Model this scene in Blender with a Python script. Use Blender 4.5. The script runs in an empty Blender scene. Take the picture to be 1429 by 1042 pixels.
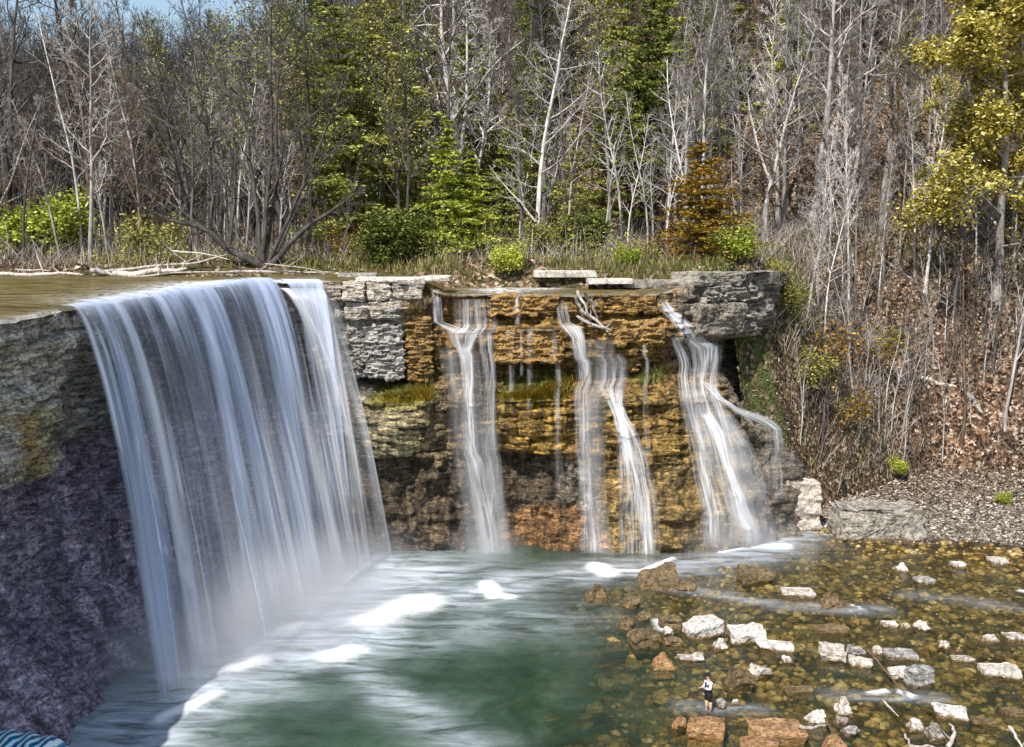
import bpy, bmesh, math, random
import numpy as np
from mathutils import Vector
C = bpy.context.scene.collection
SC = bpy.context.scene
F = 1500.0; PITCH = math.radians(6.9); CAMZ = 20.0
cs, sn = math.cos(PITCH), math.sin(PITCH)
# ------------------------------------------------------------------ numeric helpers
def ray(px, py):
    a = (px - 714.5) / F; b = (521.0 - py) / F
    return np.array([a, cs + b * sn, -sn + b * cs])
def at_y(px, py, y):
    d = ray(px, py); return np.array([0, 0, CAMZ]) + d * (y / d[1])
def at_z(px, py, z=0.0):
    d = ray(px, py); return np.array([0, 0, CAMZ]) + d * ((z - CAMZ) / d[2])
def _h(i, j, k, s):
    n = (i * 374761393 + j * 668265263 + k * 2147483647 + s * 1274126177) & 0xFFFFFFFF
    n = ((n ^ (n >> 13)) * 1274126177) & 0xFFFFFFFF
    n = ((n ^ (n >> 16)) * 2246822519) & 0xFFFFFFFF
    return ((n ^ (n >> 15)) & 0xFFFFFF) / float(0xFFFFFF)
def vnoise(x, y, z=0.0, s=0):
    x, y, z = np.broadcast_arrays(np.asarray(x, float), np.asarray(y, float), np.asarray(z, float))
    xi, yi, zi = np.floor(x).astype(np.int64), np.floor(y).astype(np.int64), np.floor(z).astype(np.int64)
    fx, fy, fz = x - xi, y - yi, z - zi
    fx, fy, fz = fx*fx*(3-2*fx), fy*fy*(3-2*fy), fz*fz*(3-2*fz)
    r = 0
    for a in (0, 1):
        for b in (0, 1):
            for c in (0, 1):
                w = (fx if a else 1-fx) * (fy if b else 1-fy) * (fz if c else 1-fz)
                r = r + w * _h(xi+a, yi+b, zi+c, s)
    return r
def fbm(x, y, z=0.0, o=4, s=0):
    r = 0; a = 0.5; t = 0; f = 1.0
    for k in range(o):
        r = r + a * vnoise(np.asarray(x)*f, np.asarray(y)*f, np.asarray(z)*f, s+k); t += a; a *= .5; f *= 2.03
    return r / t
def sstep(a, b, x):
    t = np.clip((x - a) / (b - a), 0, 1); return t*t*(3-2*t)
# ------------------------------------------------------------------ object helpers
def mesh_np(name, V, Fc, attrs=None, uv=None, smooth=True):
    V = np.asarray(V, np.float32); Fc = np.asarray(Fc, np.int32)
    me = bpy.data.meshes.new(name); n, k = Fc.shape
    me.vertices.add(len(V)); me.vertices.foreach_set('co', V.ravel())
    me.loops.add(n*k); me.loops.foreach_set('vertex_index', Fc.ravel())
    me.polygons.add(n); me.polygons.foreach_set('loop_start', np.arange(0, n*k, k, dtype=np.int32))
    me.polygons.foreach_set('loop_total', np.full(n, k, np.int32))
    me.polygons.foreach_set('use_smooth', np.full(n, smooth, bool))
    me.update(calc_edges=True)
    for an, av in (attrs or {}).items():
        av = np.asarray(av, np.float32)
        if av.ndim == 1:
            at = me.attributes.new(an, 'FLOAT', 'POINT'); at.data.foreach_set('value', av)
        else:
            if av.shape[1] == 3: av = np.hstack([av, np.ones((len(av), 1), np.float32)])
            at = me.attributes.new(an, 'FLOAT_COLOR', 'POINT'); at.data.foreach_set('color', av.ravel())
    if uv is not None:
        ul = me.uv_layers.new(name='UVMap'); ul.data.foreach_set('uv', np.asarray(uv, np.float32)[Fc.ravel()].ravel())
    return me
def link(name, me, mat=None, parent=None, world=False):
    o = bpy.data.objects.new(name, me); C.objects.link(o)
    if mat is not None and me is not None:
        me.materials.clear(); me.materials.append(mat)
    if parent is not None:
        o.parent = parent
        if world: o.location = -parent.location      # vertices are in world metres
    return o
def tag(o, label=None, cat=None, group=None, kind=None):
    if label: o['label'] = label
    if cat: o['category'] = cat
    if group: o['group'] = group
    if kind: o['kind'] = kind
    return o
def empty(name, loc, rz=0.0, label=None, cat=None, group=None):
    o = bpy.data.objects.new(name, None); C.objects.link(o); o.location = loc; o.rotation_euler = (0, 0, rz)
    o.empty_display_size = 0.3
    return tag(o, label, cat, group)
def copy_tree(o, parent=None):
    c = o.copy(); C.objects.link(c)
    if parent is not None: c.parent = parent
    for ch in list(o.children): copy_tree(ch, c)
    return c
def grid_faces(nu, nv, wrap=False):
    i = np.arange(nu - 1)[:, None]; j = np.arange(nv - 1)[None, :]
    a = (i*nv + j).ravel()
    return np.stack([a, a+nv, a+nv+1, a+1], 1)
class Geo:
    def __init__(s): s.V = []; s.F = []; s.n = 0
    def tube(s, P, R, k=5, cap=False):
        P = np.asarray(P, float); R = np.asarray(R, float); m = len(P)
        T = np.gradient(P, axis=0); T /= np.linalg.norm(T, axis=1)[:, None] + 1e-9
        ref = np.array([0.31, 0.87, 0.38]) if abs(T[0] @ np.array([0.31, .87, .38])) < .9 else np.array([0.9, -.2, .3])
        A = np.cross(T, ref); A /= np.linalg.norm(A, axis=1)[:, None] + 1e-9; B = np.cross(T, A)
        th = np.arange(k) * 2*math.pi/k
        V = P[:, None] + R[:, None, None]*(A[:, None]*np.cos(th)[None, :, None] + B[:, None]*np.sin(th)[None, :, None])
        i = np.arange(m-1)[:, None]*k; j = np.arange(k)[None]
        jn = (j+1) % k
        Fq = np.stack([i+j, i+jn, i+k+jn, i+k+j], -1).reshape(-1, 4) + s.n
        s.V.append(V.reshape(-1, 3)); s.F.append(Fq); s.n += m*k
    def quads(s, V):            # V: N x 4 x 3
        V = np.asarray(V); n = len(V)
        s.V.append(V.reshape(-1, 3)); s.F.append(np.arange(4*n).reshape(-1, 4) + s.n); s.n += 4*n
    def mesh(s, name, smooth=True): return mesh_np(name, np.vstack(s.V), np.vstack(s.F), smooth=smooth)
# ------------------------------------------------------------------ materials
def new_mat(name):
    m = bpy.data.materials.new(name); m.use_nodes = True; nt = m.node_tree; nt.nodes.clear()
    out = nt.nodes.new('ShaderNodeOutputMaterial')
    return m, nt, out
def N(nt, t, **k):
    n = nt.nodes.new('ShaderNode' + t)
    for a, b in k.items():
        if a.startswith('i_'):
            key = a[2:].replace('_', ' '); n.inputs[key].default_value = b
        else: setattr(n, a, b)
    return n
def L(nt, a, b): nt.links.new(a, b)
def ramp(nt, fac, stops, interp='LINEAR'):
    r = nt.nodes.new('ShaderNodeValToRGB'); r.color_ramp.interpolation = interp
    e = r.color_ramp.elements
    while len(e) < len(stops): e.new(0.5)
    for k, (p, c) in enumerate(stops):
        e[k].position = p; e[k].color = (*c, 1) if len(c) == 3 else c
    L(nt, fac, r.inputs['Fac']); return r.outputs['Color']
def noise(nt, vec, scale, detail=4, rough=.6, dist=0):
    n = N(nt, 'TexNoise'); n.inputs['Scale'].default_value = scale; n.inputs['Detail'].default_value = detail
    n.inputs['Roughness'].default_value = rough; n.inputs['Distortion'].default_value = dist
    if vec is not None: L(nt, vec, n.inputs['Vector'])
    return n.outputs['Fac']
def math_(nt, op, a, b=None, clamp=False):
    n = N(nt, 'Math', operation=op, use_clamp=clamp)
    for k, x in enumerate((a, b)):
        if x is None: continue
        if isinstance(x, (int, float)): n.inputs[k].default_value = x
        else: L(nt, x, n.inputs[k])
    return n.outputs[0]
def mixc(nt, fac, a, b, mode='MIX'):
    n = N(nt, 'MixRGB', blend_type=mode)
    for k, x in ((0, fac), (1, a), (2, b)):
        if isinstance(x, (int, float)): n.inputs[k].default_value = x
        elif isinstance(x, tuple): n.inputs[k].default_value = (*x, 1)
        else: L(nt, x, n.inputs[k])
    return n.outputs[0]
def mixs(nt, fac, a, b):
    n = N(nt, 'MixShader')
    if isinstance(fac, (int, float)): n.inputs[0].default_value = fac
    else: L(nt, fac, n.inputs[0])
    L(nt, a, n.inputs[1]); L(nt, b, n.inputs[2]); return n.outputs[0]
def attr(nt, name): return N(nt, 'Attribute', attribute_name=name)
def maprange(nt, v, a, b, c=0.0, d=1.0, smooth=False):
    n = N(nt, 'MapRange'); n.interpolation_type = 'SMOOTHSTEP' if smooth else 'LINEAR'
    L(nt, v, n.inputs[0])
    for k, x in enumerate((a, b, c, d)): n.inputs[k+1].default_value = x
    return n.outputs[0]
def scaled(nt, sx, sy, sz, src='Object'):
    tc = N(nt, 'TexCoord'); m = N(nt, 'Mapping'); m.inputs['Scale'].default_value = (sx, sy, sz)
    L(nt, tc.outputs[src], m.inputs['Vector']); return m.outputs['Vector']
def bump(nt, h, strength=.5, dist=.1):
    b = N(nt, 'Bump'); b.inputs['Strength'].default_value = strength; b.inputs['Distance'].default_value = dist
    L(nt, h, b.inputs['Height']); return b.outputs['Normal']
def pbsdf(nt, col, rough=.8, nrm=None, spec=.3):
    p = N(nt, 'BsdfPrincipled')
    if isinstance(col, tuple): p.inputs['Base Color'].default_value = (*col, 1)
    else: L(nt, col, p.inputs['Base Color'])
    if isinstance(rough, float): p.inputs['Roughness'].default_value = rough
    else: L(nt, rough, p.inputs['Roughness'])
    p.inputs['Specular IOR Level'].default_value = spec
    if nrm is not None: L(nt, nrm, p.inputs['Normal'])
    return p.outputs[0]

def m_cliff():
    m, nt, out = new_mat('cliff_rock')
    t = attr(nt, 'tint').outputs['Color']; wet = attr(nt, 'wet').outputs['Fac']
    v = scaled(nt, 1, 1, 1); vs = scaled(nt, .8, .8, 3.2); vd = scaled(nt, 2.2, 2.2, .35)
    n1 = noise(nt, vs, 1.3, 6, .68); n2 = noise(nt, v, 6, 5, .72); n3 = noise(nt, vd, 1.0, 4, .6)
    c1 = ramp(nt, n1, [(.32, (.16, .15, .14)), (.46, (.62, .6, .58)), (.6, (1.15, 1.1, 1.05)), (.75, (1.7, 1.65, 1.6))])
    c2 = ramp(nt, n2, [(.36, (.3, .28, .26)), (.5, (.95, .95, .95)), (.66, (1.65, 1.6, 1.5))])
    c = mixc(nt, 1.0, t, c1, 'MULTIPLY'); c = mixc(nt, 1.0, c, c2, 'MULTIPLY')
    drip = ramp(nt, n3, [(.4, (.12, .115, .1)), (.5, (.75, .7, .62)), (.62, (1.35, 1.25, 1.1))])
    c = mixc(nt, math_(nt, 'MULTIPLY', wet, .75), c, mixc(nt, 1.0, c, drip, 'MULTIPLY'))
    vor = N(nt, 'TexVoronoi', feature='DISTANCE_TO_EDGE'); vor.inputs['Scale'].default_value = .9
    L(nt, vs, vor.inputs['Vector'])
    cr = maprange(nt, vor.outputs['Distance'], 0, .05, .0, 1)
    c = mixc(nt, 1.0, c, ramp(nt, cr, [(0, (.45, .43, .42)), (1, (1, 1, 1))]), 'MULTIPLY')
    h = math_(nt, 'ADD', math_(nt, 'MULTIPLY', n1, 1.5), math_(nt, 'ADD', math_(nt, 'MULTIPLY', n2, .8), math_(nt, 'MULTIPLY', cr, .25)))
    r = maprange(nt, wet, 0, 1, .9, .38)
    L(nt, pbsdf(nt, c, r, bump(nt, h, .9, .22), .4), out.inputs[0]); return m
def m_rock(name, pale, dark, wetcol, wetz=.13, contrast=1.0):
    m, nt, out = new_mat(name)
    oi = N(nt, 'ObjectInfo'); g = N(nt, 'NewGeometry')
    v = scaled(nt, 1, 1, 1)
    n1 = noise(nt, v, 2.2, 6, .7); n2 = noise(nt, scaled(nt, 1, 1, 2.5), 8, 5, .75)
    c = ramp(nt, n1, [(.34, dark), (.46, tuple((a+b)/2 for a, b in zip(pale, dark))), (.58, pale)])
    sp = ramp(nt, n2, [(.36, (.1, .09, .075)), (.46, (.7, .67, .64)), (.56, (1.12, 1.1, 1.08))])
    c = mixc(nt, contrast, c, mixc(nt, 1.0, c, sp, 'MULTIPLY'))
    c = mixc(nt, 1.0, c, ramp(nt, oi.outputs['Random'], [(0, (.78, .74, .68)), (.5, (1, 1, 1)), (1, (1.1, 1.06, 1.0))]), 'MULTIPLY')
    sx = N(nt, 'SeparateXYZ'); L(nt, g.outputs['Position'], sx.inputs[0])
    zz = math_(nt, 'ADD', sx.outputs[2], math_(nt, 'MULTIPLY', math_(nt, 'SUBTRACT', n1, .5), .5))
    w = maprange(nt, zz, wetz-.06, wetz+.1, 1, 0)
    wc = mixc(nt, 1.0, wetcol, ramp(nt, n2, [(.36, (.12, .11, .1)), (.5, (.8, .75, .7)), (.64, (2.0, 1.8, 1.5))]), 'MULTIPLY')
    c = mixc(nt, w, c, wc)
    r = maprange(nt, w, 0, 1, .85, .3)
    h = math_(nt, 'ADD', n1, math_(nt, 'MULTIPLY', n2, .6))
    L(nt, pbsdf(nt, c, r, bump(nt, h, .8, .12), .4), out.inputs[0]); return m
def m_bark(name, a, b, scale=3.0):
    m, nt, out = new_mat(name)
    oi = N(nt, 'ObjectInfo')
    n1 = noise(nt, scaled(nt, 1, 1, .35), scale, 5, .7)
    c = ramp(nt, n1, [(.35, a), (.62, b)])
    c = mixc(nt, 1.0, c, ramp(nt, oi.outputs['Random'], [(0, (.6, .57, .55)), (1, (1.25, 1.22, 1.2))]), 'MULTIPLY')
    L(nt, pbsdf(nt, c, .85, bump(nt, n1, .6, .05), .2), out.inputs[0]); return m
def m_leaf(name, stops, trans=.25, var=True, grain=0):
    m, nt, out = new_mat(name)
    g = N(nt, 'NewGeometry'); oi = N(nt, 'ObjectInfo')
    c = ramp(nt, g.outputs['Random Per Island'], stops)
    if var: c = mixc(nt, 1.0, c, ramp(nt, oi.outputs['Random'], [(0, (.75, .78, .7)), (1, (1.2, 1.15, 1.1))]), 'MULTIPLY')
    if grain: c = mixc(nt, 1.0, c, ramp(nt, noise(nt, scaled(nt, 1, 1, 1), grain, 5, .7), [(.36, (.3, .28, .25)), (.5, (.95, .92, .9)), (.64, (1.5, 1.42, 1.3))]), 'MULTIPLY')
    d = N(nt, 'BsdfDiffuse'); L(nt, c, d.inputs[0]); t = N(nt, 'BsdfTranslucent'); L(nt, c, t.inputs[0])
    L(nt, mixs(nt, trans, d.outputs[0], t.outputs[0]), out.inputs[0]); return m
def m_plain(name, col, rough=.7, var=.25, scale=12):
    m, nt, out = new_mat(name)
    n1 = noise(nt, scaled(nt, 1, 1, 1), scale, 4, .6)
    c = mixc(nt, 1.0, col, ramp(nt, n1, [(.3, (1-var,)*3), (.7, (1+var,)*3)]), 'MULTIPLY')
    L(nt, pbsdf(nt, c, float(rough), bump(nt, n1, .3, .02)), out.inputs[0]); return m
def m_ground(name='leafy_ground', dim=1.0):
    m, nt, out = new_mat(name)
    gr = attr(nt, 'green').outputs['Fac']; v = scaled(nt, 1, 1, 1)
    vo = N(nt, 'TexVoronoi'); vo.inputs['Scale'].default_value = 4.6; vo.inputs['Randomness'].default_value = 1; L(nt, v, vo.inputs['Vector'])
    sp = N(nt, 'SeparateColor'); L(nt, vo.outputs['Color'], sp.inputs[0])
    leaf = ramp(nt, sp.outputs[0], [(0, (.012, .009, .007)), (.28, (.05, .033, .022)), (.52, (.13, .085, .055)), (.76, (.24, .15, .095)), (.92, (.42, .32, .24)), (1, (.62, .54, .47))])
    big = noise(nt, v, .35, 5, .65)
    leaf = mixc(nt, 1.0, leaf, ramp(nt, big, [(.32, (.4, .4, .4)), (.5, (.9, .88, .85)), (.7, (1.25, 1.15, 1.05))]), 'MULTIPLY')
    fine = noise(nt, v, 9, 4, .7)
    grass = ramp(nt, fine, [(.3, (.015, .02, .008)), (.5, (.06, .09, .022)), (.7, (.17, .2, .06))])
    f = math_(nt, 'MULTIPLY', gr, maprange(nt, noise(nt, v, 1.1, 5, .7), .38, .6))
    c = mixc(nt, f, leaf, grass)
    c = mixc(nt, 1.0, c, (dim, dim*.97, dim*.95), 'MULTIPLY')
    h = math_(nt, 'ADD', vo.outputs['Distance'], fine)
    L(nt, pbsdf(nt, c, .9, bump(nt, h, .9, .12), .15), out.inputs[0]); return m
def m_bed():
    m, nt, out = new_mat('stony_bed')
    gv = attr(nt, 'gravel').outputs['Fac']; v = scaled(nt, 1, 1, 1)
    vo = N(nt, 'TexVoronoi'); vo.inputs['Scale'].default_value = 1.1; L(nt, v, vo.inputs['Vector'])
    sp = N(nt, 'SeparateColor'); L(nt, vo.outputs['Color'], sp.inputs[0])
    n1 = noise(nt, v, 2.5, 6, .7); nb = noise(nt, v, .28, 4, .6)
    a = ramp(nt, sp.outputs[0], [(0, (.05, .036, .014)), (.4, (.19, .13, .042)), (.75, (.36, .25, .08)), (1, (.52, .39, .17))])
    a = mixc(nt, 1.0, a, ramp(nt, n1, [(.35, (.3, .3, .28)), (.62, (1.35, 1.3, 1.2))]), 'MULTIPLY')
    ed = maprange(nt, vo.outputs['Distance'], .25, .6, 1, .25)
    a = mixc(nt, 1.0, a, ed, 'MULTIPLY')
    a = mixc(nt, 1.0, a, ramp(nt, nb, [(.35, (.35, .37, .3)), (.6, (1.1, 1.05, 1))]), 'MULTIPLY')
    vg = N(nt, 'TexVoronoi'); vg.inputs['Scale'].default_value = 5; L(nt, v, vg.inputs['Vector'])
    sg = N(nt, 'SeparateColor'); L(nt, vg.outputs['Color'], sg.inputs[0])
    b = ramp(nt, sg.outputs[0], [(0, (.025, .02, .016)), (.4, (.12, .1, .08)), (.8, (.26, .225, .19)), (1, (.5, .46, .41))])
    c = mixc(nt, gv, a, b)
    h = math_(nt, 'SUBTRACT', n1, math_(nt, 'MULTIPLY', vg.outputs['Distance'], .8))
    L(nt, pbsdf(nt, c, .7, bump(nt, h, .8, .1), .3), out.inputs[0]); return m
def m_pool():
    m, nt, out = new_mat('pool_water')
    dep = attr(nt, 'depth').outputs['Fac']; fo = attr(nt, 'foam').outputs['Fac']; mk = attr(nt, 'milky').outputs['Fac']
    v = scaled(nt, 1, 1, 1)
    vst0 = N(nt, 'Mapping'); vst0.inputs['Rotation'].default_value = (0, 0, math.radians(24)); vst0.inputs['Scale'].default_value = (.32, 1.15, 1); L(nt, v, vst0.inputs['Vector']); vst = vst0.outputs['Vector']
    rip = noise(nt, v, 3.5, 5, .65); st = noise(nt, vst, 1.0, 5, .65, .6)
    nrm = bump(nt, math_(nt, 'ADD', math_(nt, 'MULTIPLY', rip, .5), st), .35, .12)
    tr = N(nt, 'BsdfTransparent'); tr.inputs[0].default_value = (.92, .92, .8, 1)
    df = N(nt, 'BsdfDiffuse')
    cloud = noise(nt, v, .3, 5, .65, .5)
    L(nt, ramp(nt, cloud, [(.3, (.01, .022, .012)), (.5, (.024, .058, .034)), (.68, (.06, .1, .068))]), df.inputs[0])
    k = math_(nt, 'SUBTRACT', 1.0, math_(nt, 'POWER', 2.718, math_(nt, 'MULTIPLY', dep, -.62)))
    s = mixs(nt, k, tr.outputs[0], df.outputs[0])
    mi = N(nt, 'BsdfDiffuse'); mi.inputs[0].default_value = (.62, .68, .76, 1)
    mf = math_(nt, 'MULTIPLY', mk, maprange(nt, st, .36, .64, .12, 1.05), True)
    s = mixs(nt, mf, s, mi.outputs[0])
    wf = N(nt, 'BsdfDiffuse'); wf.inputs[0].default_value = (.97, .98, 1, 1)
    ff = maprange(nt, math_(nt, 'ADD', fo, math_(nt, 'MULTIPLY', math_(nt, 'ADD', math_(nt, 'MULTIPLY', math_(nt, 'SUBTRACT', st, .5), 1.0), math_(nt, 'MULTIPLY', math_(nt, 'SUBTRACT', rip, .5), 1.2)))), .1, 1.0, 0, 1, True)
    gl = N(nt, 'BsdfGlossy'); gl.inputs['Roughness'].default_value = .16; gl.inputs[0].default_value = (.9, .9, .9, 1); L(nt, nrm, gl.inputs['Normal'])
    fr = N(nt, 'Fresnel'); fr.inputs[0].default_value = 1.33; L(nt, nrm, fr.inputs['Normal'])
    s = mixs(nt, math_(nt, 'MULTIPLY', fr.outputs[0], .8), s, gl.outputs[0])
    s = mixs(nt, math_(nt, 'MULTIPLY', ff, fo, True), s, wf.outputs[0])
    L(nt, s, out.inputs[0]); return m
def m_stream():
    m, nt, out = new_mat('stream_water')
    v = scaled(nt, .35, 1.6, 1); st = noise(nt, v, 1.3, 5, .6, .4)
    nrm = bump(nt, st, .25, .1)
    d = N(nt, 'BsdfDiffuse'); L(nt, ramp(nt, st, [(.36, (.045, .033, .01)), (.5, (.1, .076, .026)), (.62, (.19, .15, .062))]), d.inputs[0])
    gl = N(nt, 'BsdfGlossy'); gl.inputs['Roughness'].default_value = .15; L(nt, nrm, gl.inputs['Normal'])
    fr = N(nt, 'Fresnel'); fr.inputs[0].default_value = 1.33; L(nt, nrm, fr.inputs['Normal'])
    s = mixs(nt, math_(nt, 'MULTIPLY', fr.outputs[0], .22), d.outputs[0], gl.outputs[0])
    w = N(nt, 'BsdfDiffuse'); w.inputs[0].default_value = (.9, .92, .95, 1)
    fo = attr(nt, 'foam').outputs['Fac']
    vf = scaled(nt, 2.5, 1.2, 1)
    f = math_(nt, 'MULTIPLY', fo, maprange(nt, noise(nt, vf, 1.2, 5, .65, .4), .36, .6), True)
    s = mixs(nt, f, s, w.outputs[0])
    L(nt, s, out.inputs[0]); return m
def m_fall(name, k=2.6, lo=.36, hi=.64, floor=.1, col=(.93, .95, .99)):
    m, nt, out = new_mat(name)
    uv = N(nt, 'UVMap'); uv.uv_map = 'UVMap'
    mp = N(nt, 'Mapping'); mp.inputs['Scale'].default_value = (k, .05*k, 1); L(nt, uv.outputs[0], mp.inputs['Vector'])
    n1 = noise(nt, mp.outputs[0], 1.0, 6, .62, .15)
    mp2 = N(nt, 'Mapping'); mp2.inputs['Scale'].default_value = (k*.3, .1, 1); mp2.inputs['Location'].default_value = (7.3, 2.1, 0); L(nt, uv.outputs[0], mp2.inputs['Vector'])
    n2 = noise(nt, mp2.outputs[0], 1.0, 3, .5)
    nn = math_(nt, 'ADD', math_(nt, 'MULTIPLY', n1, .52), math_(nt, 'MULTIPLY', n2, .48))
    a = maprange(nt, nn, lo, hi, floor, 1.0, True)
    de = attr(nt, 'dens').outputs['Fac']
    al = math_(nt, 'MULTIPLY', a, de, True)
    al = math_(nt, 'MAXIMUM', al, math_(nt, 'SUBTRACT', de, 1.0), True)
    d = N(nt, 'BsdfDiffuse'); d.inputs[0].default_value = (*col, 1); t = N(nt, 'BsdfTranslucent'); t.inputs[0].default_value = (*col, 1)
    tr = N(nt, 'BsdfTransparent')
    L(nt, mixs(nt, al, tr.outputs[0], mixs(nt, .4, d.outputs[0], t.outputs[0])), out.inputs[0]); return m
def m_mist(name, dens):
    m, nt, out = new_mat(name)
    tc = N(nt, 'TexCoord'); ln = N(nt, 'VectorMath', operation='LENGTH'); L(nt, tc.outputs['Object'], ln.inputs[0])
    f = maprange(nt, ln.outputs['Value'], .25, 1.0, 1, 0, True)
    g = N(nt, 'NewGeometry')
    f = math_(nt, 'MULTIPLY', f, maprange(nt, noise(nt, g.outputs['Position'], .35, 3, .5), .3, .7, .35, 1.2))
    vol = N(nt, 'VolumePrincipled'); vol.inputs['Color'].default_value = (.93, .95, 1, 1)
    L(nt, math_(nt, 'MULTIPLY', f, dens), vol.inputs['Density']); vol.inputs['Anisotropy'].default_value = .1
    L(nt, vol.outputs[0], out.inputs['Volume']); return m
M = {}
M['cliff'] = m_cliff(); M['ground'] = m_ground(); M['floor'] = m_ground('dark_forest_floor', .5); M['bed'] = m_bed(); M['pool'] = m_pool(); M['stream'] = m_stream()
M['pale'] = m_rock('pale_limestone', (.85, .83, .79), (.4, .37, .33), (.15, .1, .04))
M['grey'] = m_rock('grey_limestone', (.46, .45, .43), (.13, .125, .12), (.1, .065, .03))
M['brown'] = m_rock('wet_brown_rock', (.23, .17, .09), (.07, .05, .027), (.15, .1, .04), wetz=.1)
M['orange'] = m_rock('rusty_rock', (.46, .28, .14), (.16, .085, .035), (.28, .17, .07))
M['sub'] = m_rock('sunken_rock', (.3, .22, .07), (.16, .12, .04), (.32, .24, .08), wetz=.0)
M['boulder'] = m_rock('boulder_rock', (.4, .375, .33), (.1, .09, .075), (.12, .09, .05), wetz=.2)
M['block'] = m_rock('cliff_block_rock', (.56, .53, .48), (.17, .145, .115), (.2, .15, .1), wetz=-5)
M['ochre'] = m_rock('ochre_block_rock', (.4, .26, .09), (.13, .08, .03), (.2, .15, .1), wetz=-5)
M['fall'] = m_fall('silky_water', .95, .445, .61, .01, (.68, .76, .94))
M['fallsoft'] = m_fall('soft_silky_water', 1.1, .36, .68, .1)
M['thread'] = m_fall('thin_silky_water', 7.5, .40, .66, .05)
M['bark_dark'] = m_bark('dark_bark', (.035, .031, .03), (.15, .14, .13))
M['bark_grey'] = m_bark('grey_bark', (.14, .13, .125), (.46, .44, .42))
M['bark_pale'] = m_bark('pale_bark', (.3, .285, .27), (.72, .7, .68))
M['bark_brown'] = m_bark('brown_bark', (.05, .036, .026), (.17, .12, .085))
M['leaf_green'] = m_leaf('hemlock_needles', [(0, (.06, .075, .015)), (.35, (.22, .25, .05)), (.75, (.44, .47, .12)), (1, (.68, .66, .28))])
M['leaf_bright'] = m_leaf('bright_green_leaves', [(0, (.07, .09, .01)), (.35, (.27, .34, .035)), (.75, (.54, .58, .1)), (1, (.74, .74, .26))])
M['leaf_dark'] = m_leaf('dark_green_needles', [(0, (.03, .04, .01)), (.5, (.1, .13, .03)), (1, (.3, .34, .1))])
M['leaf_yellow'] = m_leaf('golden_leaves', [(0, (.1, .08, .008)), (.3, (.34, .28, .04)), (.7, (.66, .56, .14)), (1, (.85, .78, .4))])
M['leaf_bud'] = m_leaf('budding_leaves', [(0, (.09, .09, .02)), (.5, (.26, .26, .07)), (1, (.5, .49, .18))])
M['leaf_rust'] = m_leaf('rusty_cedar_needles', [(0, (.05, .035, .006)), (.3, (.18, .12, .02)), (.65, (.4, .22, .035)), (1, (.6, .42, .1))])
M['litter'] = m_leaf('fallen_leaves', [(0, (.018, .013, .01)), (.35, (.085, .055, .038)), (.65, (.21, .135, .09)), (.88, (.38, .28, .2)), (1, (.7, .63, .55))], .15, False)
M['dry'] = m_leaf('dry_stems', [(0, (.08, .055, .03)), (.4, (.24, .18, .1)), (.8, (.45, .36, .23)), (1, (.6, .52, .4))], .2, False)
M['twig'] = m_leaf('bleached_twigs', [(0, (.06, .05, .04)), (.5, (.25, .22, .19)), (1, (.62, .58, .53))], .05, False)
M['grassy'] = m_leaf('grass_blades', [(0, (.04, .05, .01)), (.45, (.12, .15, .025)), (.75, (.25, .24, .07)), (1, (.5, .42, .22))], .3, False)
M['tuft'] = m_leaf('moss_and_sedge', [(0, (.06, .07, .008)), (.4, (.18, .17, .015)), (.7, (.3, .17, .02)), (1, (.45, .3, .06))], .3, False)
M['stone'] = m_leaf('loose_stones', [(0, (.04, .033, .027)), (.45, (.16, .135, .11)), (.8, (.33, .29, .25)), (1, (.62, .58, .53))], .0, False, 9.0)
M['cobble'] = m_leaf('brown_cobbles', [(0, (.05, .036, .014)), (.5, (.18, .12, .04)), (.85, (.3, .215, .075)), (1, (.42, .34, .18))], .0, False, 3.0)
M['wood'] = m_bark('bleached_wood', (.25, .22, .19), (.62, .58, .52), 6)
# ------------------------------------------------------------------ cliff line and profile
CL = [(-420, 20, -20.4), (-200, 34, None), (-60, 38, None), (0, 41, None), (60, 44, None), (110, 47, None), (200, 52, None), (270, 57, None), (330, 62, None),
      (375, 65.5, None), (445, 67.5, None), (520, 67, None), (600, 67.5, None), (690, 69, None), (780, 69, None), (850, 69.5, None), (920, 70, None),
      (1000, 72, None), (1070, 75, None), (1095, 79, None), (1112, 88, None)]
cu = np.array([c[0] for c in CL], float); cd = np.array([c[1] for c in CL], float)
cx = np.array([(c[0]-714.5)*c[1]/F if c[2] is None else c[2] for c in CL])
def base(u):
    r = 0
    for k in (-14, -7, 0, 7, 14):
        r = r + np.stack([np.interp(u+k, cu, cx), np.interp(u+k, cu, cd)], -1)
    return r/5
def nrm(u):
    u = np.asarray(u, float); r = 0
    t = base(u+16) - base(u-16); n = np.stack([t[..., 1], -t[..., 0]], -1)
    return n/np.linalg.norm(n, axis=-1)[..., None]
_uu = np.linspace(-420, 1112, 3000); _bb = base(_uu)
_ss = np.concatenate([[0], np.cumsum(np.linalg.norm(np.diff(_bb, axis=0), axis=1))])
def arc(u): return np.interp(u, _uu, _ss)
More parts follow.
